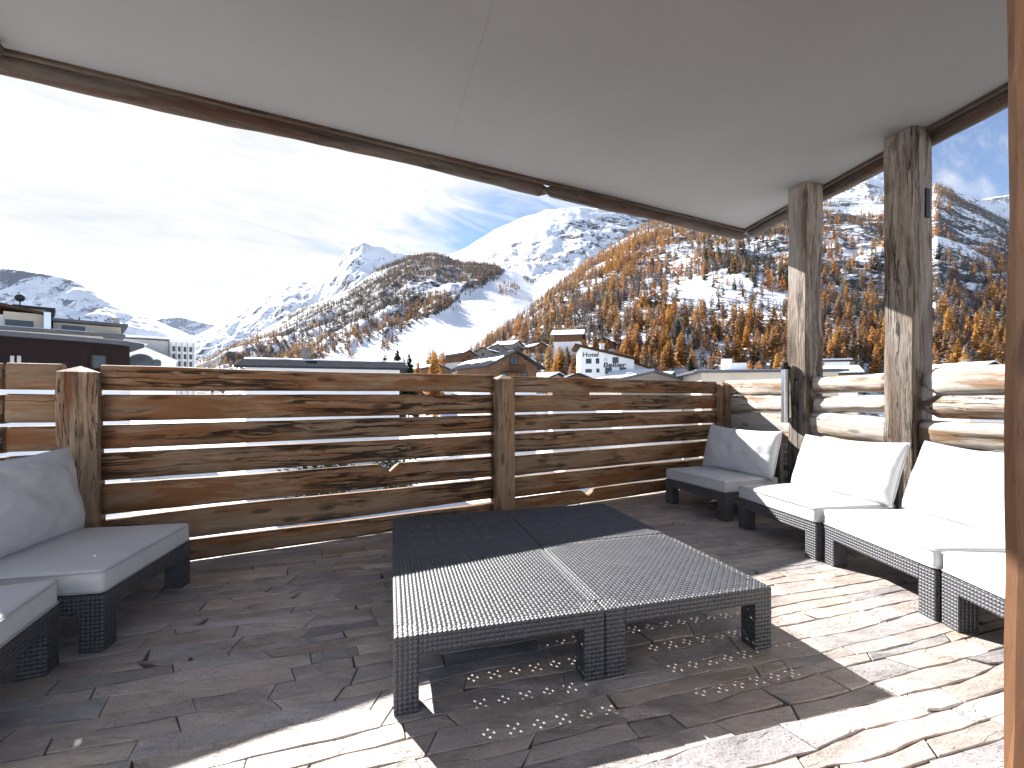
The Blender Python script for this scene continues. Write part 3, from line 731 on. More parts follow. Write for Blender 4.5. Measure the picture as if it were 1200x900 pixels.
def inpoly(u, v, poly):
    c = False; j = len(poly)-1
    for i in range(len(poly)):
        (xi, yi), (xj, yj) = poly[i], poly[j]
        if (yi > v) != (yj > v) and u < (xj-xi)*(v-yi)/(yj-yi)+xi: c = not c
        j = i
    return c
PISTE = [(592, 296), (700, 285), (780, 300), (660, 350), (610, 392), (560, 430), (520, 455), (345, 455), (372, 424), (430, 405), (478, 386), (532, 358), (566, 338), (584, 322)]
class Hill:
    def __init__(s, name, ridge, d0, zb, p, amp, nscale, mat, nu=420, nr=150, seed=1, jag=.12, back=.5, u0=None, u1=None, piste=None):
        ru = np.array([q[0] for q in ridge], float); ry = np.array([q[1] for q in ridge], float); rd = np.array([q[2] for q in ridge], float)
        s.u = np.linspace(u0 if u0 is not None else ru[0], u1 if u1 is not None else ru[-1], nu)
        yy = np.interp(s.u, ru, ry); dd = np.interp(s.u, ru, rd)
        zr = EYE+(HZ-yy)/FPX*dd
        nf = int(nr*.86); sp = np.concatenate([np.linspace(0, 1, nf), 1+np.linspace(0, back, nr-nf+1)[1:]]); s.s = sp
        d0u = np.interp(s.u, [q[0] for q in d0], [q[1] for q in d0]) if isinstance(d0, list) else np.full(nu, float(d0))
        S = sp[None, :]; Y = d0u[:, None]+(dd-d0u)[:, None]*S
        X = (s.u-600)[:, None]/FPX*Y
        f = np.where(S <= 1, np.clip(S, 0, 1)**p, 1-(S-1)*1.2)
        Z = zb+(zr-zb)[:, None]*f
        g = ridged(X*nscale, Y*nscale*.6, 6, seed)-.55; g2 = fbm(X*nscale*3, Y*nscale*3, 5, seed+40)-.5
        env = np.clip(S*4, 0, 1)*(np.clip((1-S)*2.2, 0, 1)*(1-jag)+jag)
        Z = Z+amp*(g*1.4+g2*.8)*env
        fm = None
        if piste:                              # the groomed run: smooth snow
            vv = HZ-((zb+(zr-zb)[:, None]*f)-EYE)/Y*FPX; inside = np.zeros(X.shape)
            for i in range(nu):
                for j in range(len(sp)):
                    if inpoly(s.u[i]+14*(vnoise(vv[i, j]*.07, s.u[i]*.07, 4)-.5), vv[i, j]+10*(vnoise(s.u[i]*.1, vv[i, j]*.1, 6)-.5), piste): inside[i, j] = 1
            soft = inside.copy()
            for _ in range(10):
                q = np.pad(soft, 1, mode='edge'); soft = (q[:-2, 1:-1]+q[2:, 1:-1]+q[1:-1, :-2]+q[1:-1, 2:]+q[1:-1, 1:-1])/5
            Z = Z-amp*(g*1.4+g2*.8)*env*soft*.82; fm = inside[:-1, :-1].ravel().astype(np.int32)
        s.X, s.Y, s.Z = X, Y, Z; s.nf = nf
        nu_, nr_ = X.shape; V = np.stack([X, Y, Z], -1).reshape(-1, 3)
        I, J = np.meshgrid(np.arange(nu_-1), np.arange(nr_-1), indexing='ij'); a = I*nr_+J
        F = np.stack([a, a+nr_, a+nr_+1, a+1], -1).reshape(-1, 4)
        o = link(bpy.data.objects.new(name, mesh_np(name, V, F, [mat, SNOW] if piste else mat, True, fm))); tag(o, kind='structure')
    def sample(s, n, r, smax=.99, near=0.0):
        """random points spread evenly over the slope area"""
        nu, nf = s.X.shape[0], s.nf
        ax = np.abs(np.diff(s.X, axis=0))[:, :nf-1]; ay = np.abs(np.diff(s.Y, axis=1))[:-1, :nf-1]
        w = (ax*ay/s.Y[:-1, :nf-1]**near).ravel()
        c = r.choice(len(w), n, p=w/w.sum()); i, j = np.divmod(c, nf-1)
        fi, fj = r.random(n), r.random(n)
        def bl(A): return (A[i, j]*(1-fi)+A[i+1, j]*fi)*(1-fj)+(A[i, j+1]*(1-fi)+A[i+1, j+1]*fi)*fj
        x, y, z = bl(s.X), bl(s.Y), bl(s.Z)
        return x, y, z, 600+x/y*FPX, HZ-(z-EYE)/y*FPX
    def height(s, x, y):
        d = (s.X-x)**2+(s.Y-y)**2; k = np.unravel_index(np.argmin(d), d.shape); return float(s.Z[k])

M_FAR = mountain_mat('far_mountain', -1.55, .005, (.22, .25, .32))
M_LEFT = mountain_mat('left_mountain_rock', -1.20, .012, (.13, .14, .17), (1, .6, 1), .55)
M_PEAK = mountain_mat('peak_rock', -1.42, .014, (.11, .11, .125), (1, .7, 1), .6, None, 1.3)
M_CENT = mountain_mat('snowfield', -1.34, .013, (.10, .095, .095), (1, 1, 1), .7, None, .9)
M_KNOLL = mountain_mat('knoll_rock', -1.98, .020, (.085, .085, .09), (1, 1, 1), 1.0, None, 1.2)
M_RIGHT = mountain_mat('wooded_slope_rock', -1.80, .026, (.075, .068, .066), (1, 1, 2.2), .8, None, 1.4)
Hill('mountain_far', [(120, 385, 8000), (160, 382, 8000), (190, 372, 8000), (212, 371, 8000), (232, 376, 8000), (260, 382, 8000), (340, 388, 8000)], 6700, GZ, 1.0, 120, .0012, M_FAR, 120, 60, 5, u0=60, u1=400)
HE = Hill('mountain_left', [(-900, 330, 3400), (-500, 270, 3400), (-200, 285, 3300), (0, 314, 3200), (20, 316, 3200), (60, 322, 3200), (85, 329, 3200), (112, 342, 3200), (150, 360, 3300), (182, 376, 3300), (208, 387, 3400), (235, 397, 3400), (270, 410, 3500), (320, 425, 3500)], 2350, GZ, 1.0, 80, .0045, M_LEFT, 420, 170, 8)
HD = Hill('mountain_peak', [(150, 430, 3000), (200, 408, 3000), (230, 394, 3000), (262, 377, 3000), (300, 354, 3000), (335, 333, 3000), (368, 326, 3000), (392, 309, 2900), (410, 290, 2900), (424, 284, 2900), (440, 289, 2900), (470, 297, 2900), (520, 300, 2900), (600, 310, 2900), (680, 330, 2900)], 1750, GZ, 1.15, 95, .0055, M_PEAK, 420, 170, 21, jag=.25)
HC = Hill('mountain_snowfield', [(430, 330, 2500), (500, 303, 2450), (530, 298, 2400), (545, 291, 2350), (580, 270, 2300), (612, 256, 2250), (640, 247, 2200), (680, 242, 2200), (722, 246, 2200), (770, 252, 2200), (860, 260, 2200), (1000, 280, 2200)], 900, GZ, 1.05, 48, .0055, M_CENT, 360, 160, 33, jag=.2)
HB = Hill('wooded_knoll', [(150, 440, 1000), (215, 430, 1050), (250, 418, 1100), (285, 400, 1150), (310, 385, 1200), (345, 366, 1250), (378, 352, 1300), (410, 338, 1350), (445, 316, 1400), (480, 301, 1400), (510, 299, 1400), (540, 307, 1400), (575, 311, 1400), (600, 317, 1400), (625, 328, 1400), (655, 318, 1450), (700, 316, 1500), (760, 320, 1500), (850, 330, 1500)], 330, GZ, 1.05, 38, .006, M_KNOLL, 440, 170, 47, jag=.15, piste=PISTE)
HS = Hill('mountain_right', [(820, 260, 2600), (900, 238, 2600), (950, 222, 2600), (985, 208, 2600), (1010, 197, 2600), (1040, 188, 2600), (1065, 192, 2600), (1095, 215, 2600), (1120, 226, 2600), (1150, 234, 2600), (1175, 231, 2600), (1230, 225, 2600), (1350, 250, 2600), (1600, 300, 2600)], 1300, GZ, 1.1, 70, .004, M_PEAK, 260, 120, 60, jag=.3)
HR = Hill('wooded_slope', [(500, 437, 330), (545, 424, 380), (562, 410, 430), (585, 392, 520), (612, 370, 600), (650, 338, 700), (700, 300, 820), (745, 270, 900), (772, 258, 950), (830, 248, 1000), (890, 238, 1020), (930, 232, 1050), (965, 230, 1050), (1000, 232, 1050), (1040, 232, 1050), (1075, 226, 1050), (1098, 216, 1050), (1112, 222, 1050), (1128, 232, 1050), (1152, 243, 1050), (1178, 257, 1050), (1260, 280, 1050), (1450, 300, 1050), (1800, 330, 1050)], 85, GZ, 1.12, 22, .009, M_RIGHT, 560, 200, 77, jag=.12)

# ------------------------------------------------------------------ trees
def tree_mat(name, transl=.25):
    m, nt, b = new_mat(name)
    c = N(nt, 'ShaderNodeVertexColor', layer_name='Col').outputs['Color']
    setc(nt, b, c); b.inputs['Roughness'].default_value = .9; b.inputs['Specular IOR Level'].default_value = .1
    t = N(nt, 'ShaderNodeBsdfTranslucent', {'Color': c}); mx = N(nt, 'ShaderNodeMixShader', {0: transl, 1: b.outputs[0], 2: t.outputs[0]})
    nt.links.new(mx.outputs[0], nt.nodes['Material Output'].inputs[0])
    return m
TREE = tree_mat('conifer_foliage')
BARK = plain('bark', (.06, .045, .035), .95, 0, .3, 6, .3)
def conifer(n, r, kind='larch'):
    """unit-height conifer of many drooping sprays: verts (m,3), quads, tone per vertex, trunk flag"""
    V = []; F = []; T = []; tr = []
    for k, (z, w) in enumerate(((0, .014), (.5, .008), (1.0, .001))):
        for i in range(4): V.append((w*cos(i*pi/2), w*sin(i*pi/2), z)); T.append(1); tr.append(1)
    for k in range(2):
        for i in range(4): F.append((k*4+i, k*4+(i+1) % 4, k*4+4+(i+1) % 4, k*4+4+i))
    wide = {'larch': .155, 'bare': .13, 'spruce': .15}[kind]; lo = {'larch': .12, 'bare': .2, 'spruce': .05}[kind]
    lean = r.normal(0, .012, 2)
    for q in range(n):
        t = lo+(.99-lo)*(q+r.random())/n; t = lo+(t-lo)**1.12 if kind != 'spruce' else t
        rad = wide*((1-t)/(1-lo))**.75*(.55+.75*r.random())+.012
        a = r.random()*2*pi; droop = {'larch': -.12, 'bare': .1, 'spruce': -.45}[kind]+r.normal(0, .25)
        d = np.array([cos(a), sin(a), droop]); sd = np.array([-sin(a), cos(a), r.normal(0, .5)])
        w = rad*(.30+.25*r.random())*(.45 if kind == 'bare' else 1.0); inn = rad*(.05+.3*r.random())
        c = np.array([lean[0]*t, lean[1]*t, t]); up = np.array([0, 0, rad*.25*r.random()])
        b = len(V)
        V += [tuple(c+d*inn*.3), tuple(c+d*(inn+rad)*.5+sd*w-up*.3), tuple(c+d*rad+r.normal(0, .01, 3)), tuple(c+d*(inn+rad)*.5-sd*w+up)]
        F.append((b, b+1, b+2, b+3)); tone = .8+.45*r.random(); T += [tone]*4; tr += [0]*4
    return np.array(V), np.array(F), np.array(T), np.array(tr)
PAL = {'gold': (.48, .26, .07), 'orange': (.42, .225, .075), 'rust': (.31, .185, .10), 'tan': (.30, .215, .14), 'dusk': (.085, .078, .080), 'grey': (.135, .110, .106), 'ash': (.21, .178, .168), 'green': (.022, .036, .022), 'olive': (.075, .072, .026)}
def colour_attr(me, C):
    a = me.color_attributes.new('Col', 'FLOAT_COLOR', 'POINT'); a.data.foreach_set('color', np.concatenate([C, np.ones((len(C), 1))], 1).astype(np.float32).ravel())
def tree_cols(T, tr, col, jit=0):
    C = np.array(col)[None, :]*T[:, None]; C[tr > 0] = (.05, .04, .034); return C
def kind_of(c): return 'spruce' if c in ('green', 'olive') else ('bare' if c in ('grey', 'ash', 'dusk') else 'larch')
class Forest:
    def __init__(s): s.pts = []
    def add(s, x, y, z, h, c): s.pts.append((x, y, z, h, c))
FOREST_FAR = Forest()

def spot(u, v, blobs):
    return max(0, max(1-((u-a)/ra)**2-((v-b)/rb)**2 for (a, b, ra, rb) in blobs))
HOUSE_SPOTS = []                              # (x, y, radius) kept clear of trees
# piste polygon on the knoll, in photo columns/rows of the slope it lies on
def scatter():
    r = np.random.default_rng(5); near = []; far = []
    # right slope
    x, y, z, u, v = HR.sample(36000, r, near=.6)
    cl = fbm(x*.011, y*.011, 4, 91); cl2 = fbm(x*.035, y*.035, 3, 17)
    for i in range(len(x)):
        if not (480 < u[i] < 1330) or v[i] > 470: continue
        den = 1.0
        den -= .66*spot(u[i], v[i], [(872, 350, 95, 46), (900, 312, 60, 22), (985, 335, 34, 38), (1000, 300, 40, 50)])
        den -= .8*spot(u[i], v[i], [(1135, 275, 70, 55), (790, 300, 34, 26), (800, 345, 40, 30), (1010, 245, 60, 16), (1130, 330, 25, 20)])
        if v[i] < 300 and u[i] > 800: den -= .25
        den -= max(0, (.50-cl[i])*4.0)*(.15 if v[i] > 375 or u[i] < 780 else 1.0)
        if r.random() > den: continue
        if any((x[i]-hx)**2+(y[i]-hy)**2 < hr*hr for hx, hy, hr in HOUSE_SPOTS): continue
        po = .40+(cl2[i]-.5)*2.2+(cl[i]-.5)*1.2
        if v[i] > 385: po += .14
        elif 620 < u[i] < 860 and v[i] > 325: po -= .10
        if u[i] < 790 and v[i] < 325: po += .30
        if v[i] < 345 and u[i] > 800: po -= .12; den -= .5
        if v[i] < 375 and u[i] > 800: den -= .15
        if u[i] > 1090 and v[i] > 320: po += .12
        q = r.random()
        if q < po: c = r.choice(['gold', 'orange', 'rust', 'tan'], p=[.24, .33, .25, .18])
        elif q < .985: c = r.choice(['grey', 'ash', 'dusk', 'tan'], p=[.44, .26, .22, .08])
        else: c = 'green'
        if 825 < u[i] < 935 and 250 < v[i] < 345 and r.random() < .4: c = r.choice(['green', 'olive', 'grey'])
        h = min(1, .62+y[i]/900)*r.uniform(7.5, 14.5)*(.85 if c in ('grey', 'ash') else 1)
        px = h/y[i]*FPX
        vis = (v[i]-px < 440) and (545 < u[i] < 1172) and not (928 < u[i] < 958) and not (1041 < u[i] < 1095)
        (near if vis else far).append((px, x[i], y[i], z[i]-.3, h, c))
    near.sort(reverse=True)
    ind = near[:290]; far += near[290:]
    # knoll
    x, y, z, u, v = HB.sample(38000, r); cl = fbm(x*.006, y*.006, 4, 9); cl2 = fbm(u*.05, v*.05, 3, 23)
    for i in range(len(x)):
        if not (180 < u[i] < 860) or v[i] > 455: continue
        if inpoly(u[i]+16*(cl2[i]-.5), v[i]+14*(cl2[i]-.5), PISTE) and not spot(u[i], v[i], [(596, 340, 13, 8), (455, 402, 14, 9), (628, 326, 15, 7), (415, 418, 12, 6)]): continue
        den = 1.0-max(0, (.50-cl[i])*7)
        low = 418-max(0, u[i]-390)*.42+max(0, 400-u[i])*.05   # lower wood edge
        if v[i] > low: den -= .5
        if v[i] > low+14: den -= .35
        if u[i] < 320 and v[i] < 395: den *= .6
        if r.random() > den: continue
        edge = low-22 < v[i] and cl[i] > .42
        po = .66 if edge else .09
        if u[i] > 470 and v[i] < 345: po = .20
        if u[i] < 330 and v[i] > 395: po = .5
        c = r.choice(['orange', 'rust', 'tan', 'gold'], p=[.3, .35, .25, .1]) if r.random() < po else r.choice(['dusk', 'grey', 'ash', 'green'], p=[.50, .18, .14, .18])
        far.append((0, x[i], y[i], z[i]-.5, r.uniform(8, 15), c))
    # a few on the snowfield and near the foot of the piste
    x, y, z, u, v = HC.sample(9000, r)
    for i in range(len(x)):
        if 640 < u[i] < 760 and 262 < v[i] < 300 and r.random() < .12: continue
        if (292 < v[i] < 326 and 556 < u[i] < 668 and fbm(np.array([u[i]*.06]), np.array([v[i]*.09]), 3, 4)[0] > .47) or (v[i] > 292 and u[i] > 560 and r.random() < .05): far.append((0, x[i], y[i], z[i]-.5, r.uniform(9, 15), r.choice(['rust', 'tan', 'grey', 'orange'])))
    return ind, far
def forest(name, items, label):
    r = np.random.default_rng(3); lib = {}
    for c in PAL:
        for lod, n in ((0, 90), (1, 48), (2, 24)): lib[(c, lod)] = [conifer(n, r, kind_of(c)) for _ in range(4)]
    Vs = []; Fs = []; Cs = []; b = 0
    for (px, x, y, z, h, c) in items:
        p = h/y*FPX; lod = 0 if p > 17 else 1 if p > 9 else 2
        V, F, T, tr = lib[(c, lod)][r.integers(4)]; a = r.random()*6.28; w = r.uniform(.9, 1.35)*(1.0 if lod < 2 else 1.15)
        ca, sa = cos(a), sin(a); P = np.empty_like(V); P[:, 0] = (V[:, 0]*ca-V[:, 1]*sa)*h*w+x; P[:, 1] = (V[:, 0]*sa+V[:, 1]*ca)*h*w+y; P[:, 2] = V[:, 2]*h+z
        Vs.append(P); Fs.append(F+b); b += len(V)
        k = np.array(PAL[c])*r.uniform(.75, 1.3)*np.array([1, r.uniform(.88, 1.12), 1]); Cs.append(tree_cols(T, tr, k))
    me = mesh_np(name, np.concatenate(Vs), np.concatenate(Fs), TREE); colour_attr(me, np.concatenate(Cs))
    o = link(bpy.data.objects.new(name, me)); tag(o, label, 'forest', None, 'stuff')
def individuals(ind):
    r = np.random.default_rng(8); lib = {}
    for c in PAL:
        lib[c] = []
        for k in range(3):
            V, F, T, tr = conifer(190 if kind_of(c) == 'larch' else 150, r, kind_of(c)); me = mesh_np('larch_mesh', V, F, TREE)
            colour_attr(me, tree_cols(T, tr, np.array(PAL[c])*(.8, 1.0, 1.2)[k])); lib[c].append(me)
    names = {'larch': ('larch_tree', 'orange autumn larch on the lower wooded slope above the village', 'orange larches on the lower slope'),
             'bare': ('bare_tree', 'bare grey brown tree among the orange larches on the slope', 'bare trees on the lower slope'),
             'spruce': ('spruce_tree', 'dark green spruce among the orange larches on the slope', 'spruces on the lower slope')}
    for (px, x, y, z, h, c) in ind:
        nm, lb, g = names[kind_of(c)]
        o = link(bpy.data.objects.new(nm, lib[c][r.integers(3)])); w = r.uniform(.95, 1.35)
        o.location = (x, y, z); o.scale = (h*w, h*w, h); o.rotation_euler = (0, 0, r.random()*6.28)
        tag(o, lb, 'tree', g)

# ------------------------------------------------------------------ village
WHITEWALL = plain('white_render', (.74, .74, .73), .9, 0, .05, .8, .1)
BEIGE = plain('beige_render', (.50, .44, .36), .9, 0, .1, .6, .1)
GREYW = plain('grey_concrete', (.42, .41, .40), .9, 0, .1, .5, .1)
BROWNW = plain('dark_brown_cladding', (.016, .008, .007), .8, 0, .2, 2, .2, .2)
ROOFD = plain('dark_slate_roof', (.04, .042, .048), .9, 0, .35, 2.5, .5, 0)
ROOFM = plain('grey_metal_roof', (.10, .102, .108), .9, 0, .2, 1.5, .2, 0)
GLASS = plain('window_glass', (.03, .036, .045), .12, 0, .2, 2, 0)
FRAME = plain('window_frame_brown', (.055, .035, .022), .9, 0, .2, 3, .1, 0)
PAINT = plain('lettering_paint', (.03, .03, .035), .8)
STONEW = plain('rubble_wall', (.24, .21, .18), .95, 0, .35, 4, .6)

def snow_patch(mb_pts):
    pass
def window(parent, c, w, h, ny, depth=.05):
    m = MB()
    for (dx, dz, sx, sz) in ((-w/2, 0, .08, h), (w/2, 0, .08, h), (0, h/2, w+.08, .08), (0, -h/2, w+.08, .08), (0, 0, .05, h)): m.box((c[0]+dx, c[1]+ny*.03, c[2]+dz), (sx, .06, sz))
    f = m.build('window', FRAME, parent)
    p = MB(); p.box((c[0], c[1]+ny*.012, c[2]), (w-.06, .02, h-.06)); p.build('pane', GLASS, f)
def chalet(name, u, v, Y, W, D, Hw, pitch, rz, label, wall, roof, snow=.6, over=.6, win=(), chim=None, balcony=False, cat='house', base=None, group=None):
    """ridge runs along local y; gable faces -y; (u,v) is the front ridge top in the photo"""
    top = at(u, v, Y); rise = W/2*math.tan(R(pitch)); ze = top.z-rise-.2
    b0 = (top.z-12) if base is None else base
    r = empty(name, (top.x, top.y, b0), rz, label, cat, group)
    HOUSE_SPOTS.append((top.x, top.y+D/2, max(W, D)*.75))
    zt = ze-b0
    zs = zt-2.3; m = MB(); m.prism_y([(-W/2, zs), (W/2, zs), (W/2, zt), (0, zt+rise), (-W/2, zt)], 0, D); m.build('wall', wall, r)
    m = MB(); m.box((0, D/2, (zs-.01)/2), (W-.1, D-.1, zs-.01)); m.build('base_wall', WHITEWALL, r)
    for sgn in (-1, 1):
        x1 = sgn*(W/2+over); z1 = zt-over*math.tan(R(pitch)); z2 = zt+rise
        m = MB(); pts = [(0, z2+.02), (x1, z1+.02), (x1, z1+.24), (0, z2+.24)]
        if sgn < 0: pts = pts[::-1]
        m.prism_y(pts, -over, D+over); m.build('roof', roof, r)
        if snow > 0:
            rr = random.Random(int(u*7+sgn)); k0 = rr.uniform(0, 1-snow) if snow < 1 else 0; k1 = k0+snow
            lerp = lambda t: (x1*t, z2+(z1-z2)*t)
            n = 14; V = []; F = []
            for i in range(n+1):
                yy = -over+.05+(D+2*over-.1)*i/n
                a = max(.01, k0+rr.uniform(-.06, .06)); bb = min(.985, k1+rr.uniform(-.08, .05)) if snow < 1 else .985
                pa, pb = lerp(a), lerp(bb)
                V += [(pa[0], yy, pa[1]+.245), (pa[0], yy, pa[1]+.36), (pb[0], yy, pb[1]+.36), (pb[0], yy, pb[1]+.245)]
            for i in range(n):
                for k in range(4): F.append((i*4+k, i*4+(k+1) % 4, i*4+4+(k+1) % 4, i*4+4+k))
            F += [(3, 2, 1, 0), tuple(n*4+k for k in range(4))]
            mm = MB(); mm.add(V, F); mm.build('snow_cover', SNOW, r)
    for (wx, wz, ww, wh) in win: window(r, (wx, 0, zt+wz), ww, wh, -1)
    if chim:
        m = MB(); m.box((chim[0], chim[1], zt+rise*(1-abs(chim[0])/(W/2))+.6), (.8, .8, 1.8)); m.box((chim[0], chim[1], zt+rise*(1-abs(chim[0])/(W/2))+1.55), (1.0, 1.0, .12)); m.build('chimney', STONEW, r)
    if balcony:
        m = MB(); m.box((0, -.55, zt-.9), (W*.34, 1.1, .12))
        for i in range(9): m.box((-W*.16+W*.32*i/8, -1.06, zt-.42), (.08, .05, .9))
        m.box((0, -1.06, zt+.05), (W*.34, .08, .1)); m.build('balcony', FRAME, r)
    return r
def village():
    chalet('wooden_chalet', 602.5, 411, 60, 7.4, 10, 6, 26, R(32), 'brown wooden chalet with slate roof behind the fence centre', W_CHALET, ROOFD, .28, .9, win=[(-1.6, -1.2, 1.0, .9), (1.7, -1.3, 1.0, .9), (0, .7, 1.2, 1.0)], balcony=True, chim=None, base=GZ)
    # scattered chalets on the foot of the slope
    S = [(512, 426, 120, 9, 10, 20, 'small dark roofed chalet at the foot of the piste', W_CHALET, .5, 35),
         (549, 410, 150, 7, 9, 26, 'dark chalet with striped snowy roof left of the slate chalet', W_CHALET, .45, 40),
         (566, 407, 165, 8, 9, 24, 'stone chalet with bare grey roof above the slate chalet', STONEW, .2, -25),
         (583, 403, 175, 8, 8, 24, 'rubble chalet tucked between larches above the slate roof', STONEW, .35, 20),
         (607, 399, 190, 10, 9, 22, 'chalet with a broad white snow roof above the slate ridge', STONEW, 1.0, 62),
         (634, 401, 185, 9, 9, 25, 'dark timber chalet with half snowy roof left of the hotel', W_CHALET, .6, 30),
         (651, 403, 170, 7, 9, 22, 'narrow chalet with snow roof among orange larches', W_CHALET, 1.0, -55),
         (707, 395, 165, 7.5, 9, 27, 'dark timber chalet in the wood above the hotel roof', W_CHALET, .35, -20),
         (652, 437, 75, 7, 8, 16, 'low snow roofed hut left below the hotel', STONEW, 1.0, 50),
         (677, 437, 62, 7, 8, 22, 'low gabled porch with snow edged roof before the hotel', W_CHALET, .75, 0),
         (763, 433, 95, 6, 8, 20, 'snow roofed shed right of the hotel wing', W_CHALET, 1.0, 65),
         (786, 436, 85, 7, 8, 18, 'low snowy roof beside the dark spruce', STONEW, 1.0, 55),
         (1000, 429, 70, 9, 8, 14, 'house with pale snow covered metal roof between the posts', W_CHALET, 1.0, 60),
         (1160, 424, 75, 9, 9, 20, 'dark gabled house with snowy roof near the door jamb', W_CHALET, 1.0, 12)]
    for (u, v, Y, W, D, p, lab, wl, sn, rz) in S:
        chalet('wooden_chalet' if wl is W_CHALET else 'stone_chalet', u, v, Y, W, D, 5, p, R(rz), lab, wl, ROOFD, sn, .7, win=[(0, -.6, 1.0, .9), (-W*.25, -1.9, .9, .9), (W*.25, -1.9, .9, .9)], chim=(W*.2, D*.5) if sn > .9 and W > 7.5 else None, group='chalets of the village')
    chalet('snowy_chalet', 682, 386.5, 150, 9.5, 9, 6, 22, R(78), 'chalet with thick white snow roof perched above the hotel', W_CHALET, ROOFD, 1.0, 1.0, win=[(0, -.6, 1.0, .9)], chim=(1.5, 5), group='chalets of the village')
    # dark low roofs
    chalet('low_hall', 297, 420.5, 48, 7.0, 15, 4, 13, R(-72), 'long low hall with dark metal roof right of white building', WHITEWALL, ROOFD, .12, .8, chim=(-.6, 5), cat='building', base=GZ)
    chalet('low_house', 765, 434.5, 48, 7.2, 9, 4, 13, R(12), 'house with dark low pitched roof below the hotel wing', STONEW, ROOFM, .2, .8, cat='house', base=GZ)
    # hotel
    Y = 98; k = Y/FPX; o = at(680, 443, Y); r = empty('hotel', (o.x, o.y, GZ), R(-4), 'white hotel with gothic lettering and sloping brown roof', 'hotel')
    W = 62*k; zl = EYE+(HZ-407)*k-GZ; zr_ = EYE+(HZ-422)*k-GZ
    m = MB(); m.prism_y([(0, 0), (W, 0), (W, zr_), (0, zl)], 0, 11); m.build('wall', WHITEWALL, r)
    m = MB(); s = (zr_-zl)/W; m.prism_y([(-1.2, zl-1.2*s+.03), (W+1.1, zr_+1.1*s+.03), (W+1.1, zr_+1.1*s+.5), (-1.2, zl-1.2*s+.5)], -.9, 11.6); m.build('roof', FRAME, r)
    m = MB(); m.prism_y([(-1.0, zl-1.0*s+.51), (W*.45, (zl+zr_)/2+.55), (W*.45, (zl+zr_)/2+.7), (-1.0, zl-1.0*s+.72)], 3, 11.2); m.build('snow_cover', SNOW, r)
    m = MB(); m.box((W*.43, 2, (zl+zr_)/2+1.0), (.9, .9, 2.4)); m.box((W*.43, 2, (zl+zr_)/2+2.3), (1.2, 1.2, .2)); m.build('chimney', WHITEWALL, r)
    zz = lambda v: EYE+(HZ-v)*k-GZ
    for (a, b_, c, d) in ((686.7, 692.8, 420.7, 426), (698.2, 701.8, 420.3, 426), (717.5, 724, 419.2, 425), (686.2, 693.2, 432.8, 436.5), (698.8, 702, 432.3, 436.5), (709, 716.2, 431, 438.2), (725.4, 732.6, 431, 438.2)):
        window(r, (((a+b_)/2-680)*k, 0, zz((c+d)/2)), (b_-a)*k, (d-c)*k, -1)
    def text(body, u0, u1, v0, v1):
        cu = bpy.data.curves.new('lettering', 'FONT'); cu.body = body; cu.extrude = .03; cu.offset = .022; cu.shear = .12
        t = bpy.data.objects.new('tmp', cu); COL.objects.link(t); bpy.context.view_layer.update()
        me = bpy.data.meshes.new_from_object(t.evaluated_get(bpy.context.evaluated_depsgraph_get())); bpy.data.objects.remove(t)
        me.name = 'lettering'; me.materials.clear(); me.materials.append(PAINT)
        co = np.array([p.co[:] for p in me.vertices]); lo, hi = co.min(0), co.max(0)
        sx = (u1-u0)*k/(hi[0]-lo[0]); sy = (v1-v0)*k/(hi[1]-lo[1])
        for p in me.vertices: p.co = ((p.co.x-lo[0])*sx, -.04-(p.co.z)*.5, (p.co.y-lo[1])*sy)
        q = link(bpy.data.objects.new('lettering', me), r); q.location = ((u0-680)*k, 0, zz(v1)); return q
    text('Hotel', 682.6, 701.5, 413.0, 418.3); text('Bellier', 706.8, 733.0, 424.8, 430.6)
    m = MB()
    for (du, dv) in ((709.3, 420.4), (708.2, 422.2), (710.6, 422.2)): m.box(((du-680)*k, -.03, zz(dv)), (.22, .04, .22))
    m.build('emblem', PAINT, r)
    wr = empty('hotel_wing', (at(742, 440, 101).x, 101, GZ), R(-4), 'lower cream wing with brown roof on right of hotel', 'building')
    W2 = 23*k; a1 = EYE+(HZ-424.5)*k-GZ; a2 = EYE+(HZ-433)*k-GZ; s2 = (a2-a1)/W2
    m = MB(); m.prism_y([(0, 0), (W2, 0), (W2, a2), (0, a1)], 0, 9); m.build('wall', plain('cream_render', (.55, .53, .48), .9), wr)
    m = MB(); m.prism_y([(-.2, a1+.03), (W2+1.3, a2+1.3*s2+.03), (W2+1.3, a2+1.3*s2+.45), (-.2, a1+.45)], -.8, 9.5); m.build('roof', FRAME, wr)
    window(wr, (W2*.48, 0, EYE+(HZ-435.5)*k-GZ), 7*k, 4*k, -1)
    # beige flat roofed building with white chimney
    Y = 40; k = Y/FPX; o = at(822, 440, Y); r = empty('flat_roofed_building', (o.x, o.y, GZ), R(-10), 'beige flat roofed building with white chimney behind the corner', 'building')
    zt = EYE+(HZ-437)*k-GZ
    m = MB(); m.box((5.5, 4, zt/2), (11, 8, zt)); m.build('wall', BEIGE, r)
    m = MB(); m.box((5.3, 3.7, zt+.10), (12.2, 9.2, .19)); m.build('roof', ROOFM, r)
    m = MB(); m.box((5.3, 3.9, zt+.235), (11.6, 8.4, .07)); m.build('snow_cover', SNOW, r)
    m = MB(); m.box((3.0, 3.2, zt+.75), (.75, 1.0, 1.4), 0, .94); m.box((4.0, 3.2, zt+.55), (1.25, 1.0, 1.0)); m.build('chimney', WHITEWALL, r)
    m = MB(); m.box((4.05, 3.2, zt+1.09), (1.35, 1.15, .07)); m.build('chimney_cap', METAL_DARK, r)
    # white building between the tall posts
    Y = 80; k = Y/FPX; o = at(975, 440, Y); r = empty('white_house', (o.x, o.y, GZ), R(-15), 'white house with brown band and snow roof between tall posts', 'house')
    zt = EYE+(HZ-424)*k-GZ
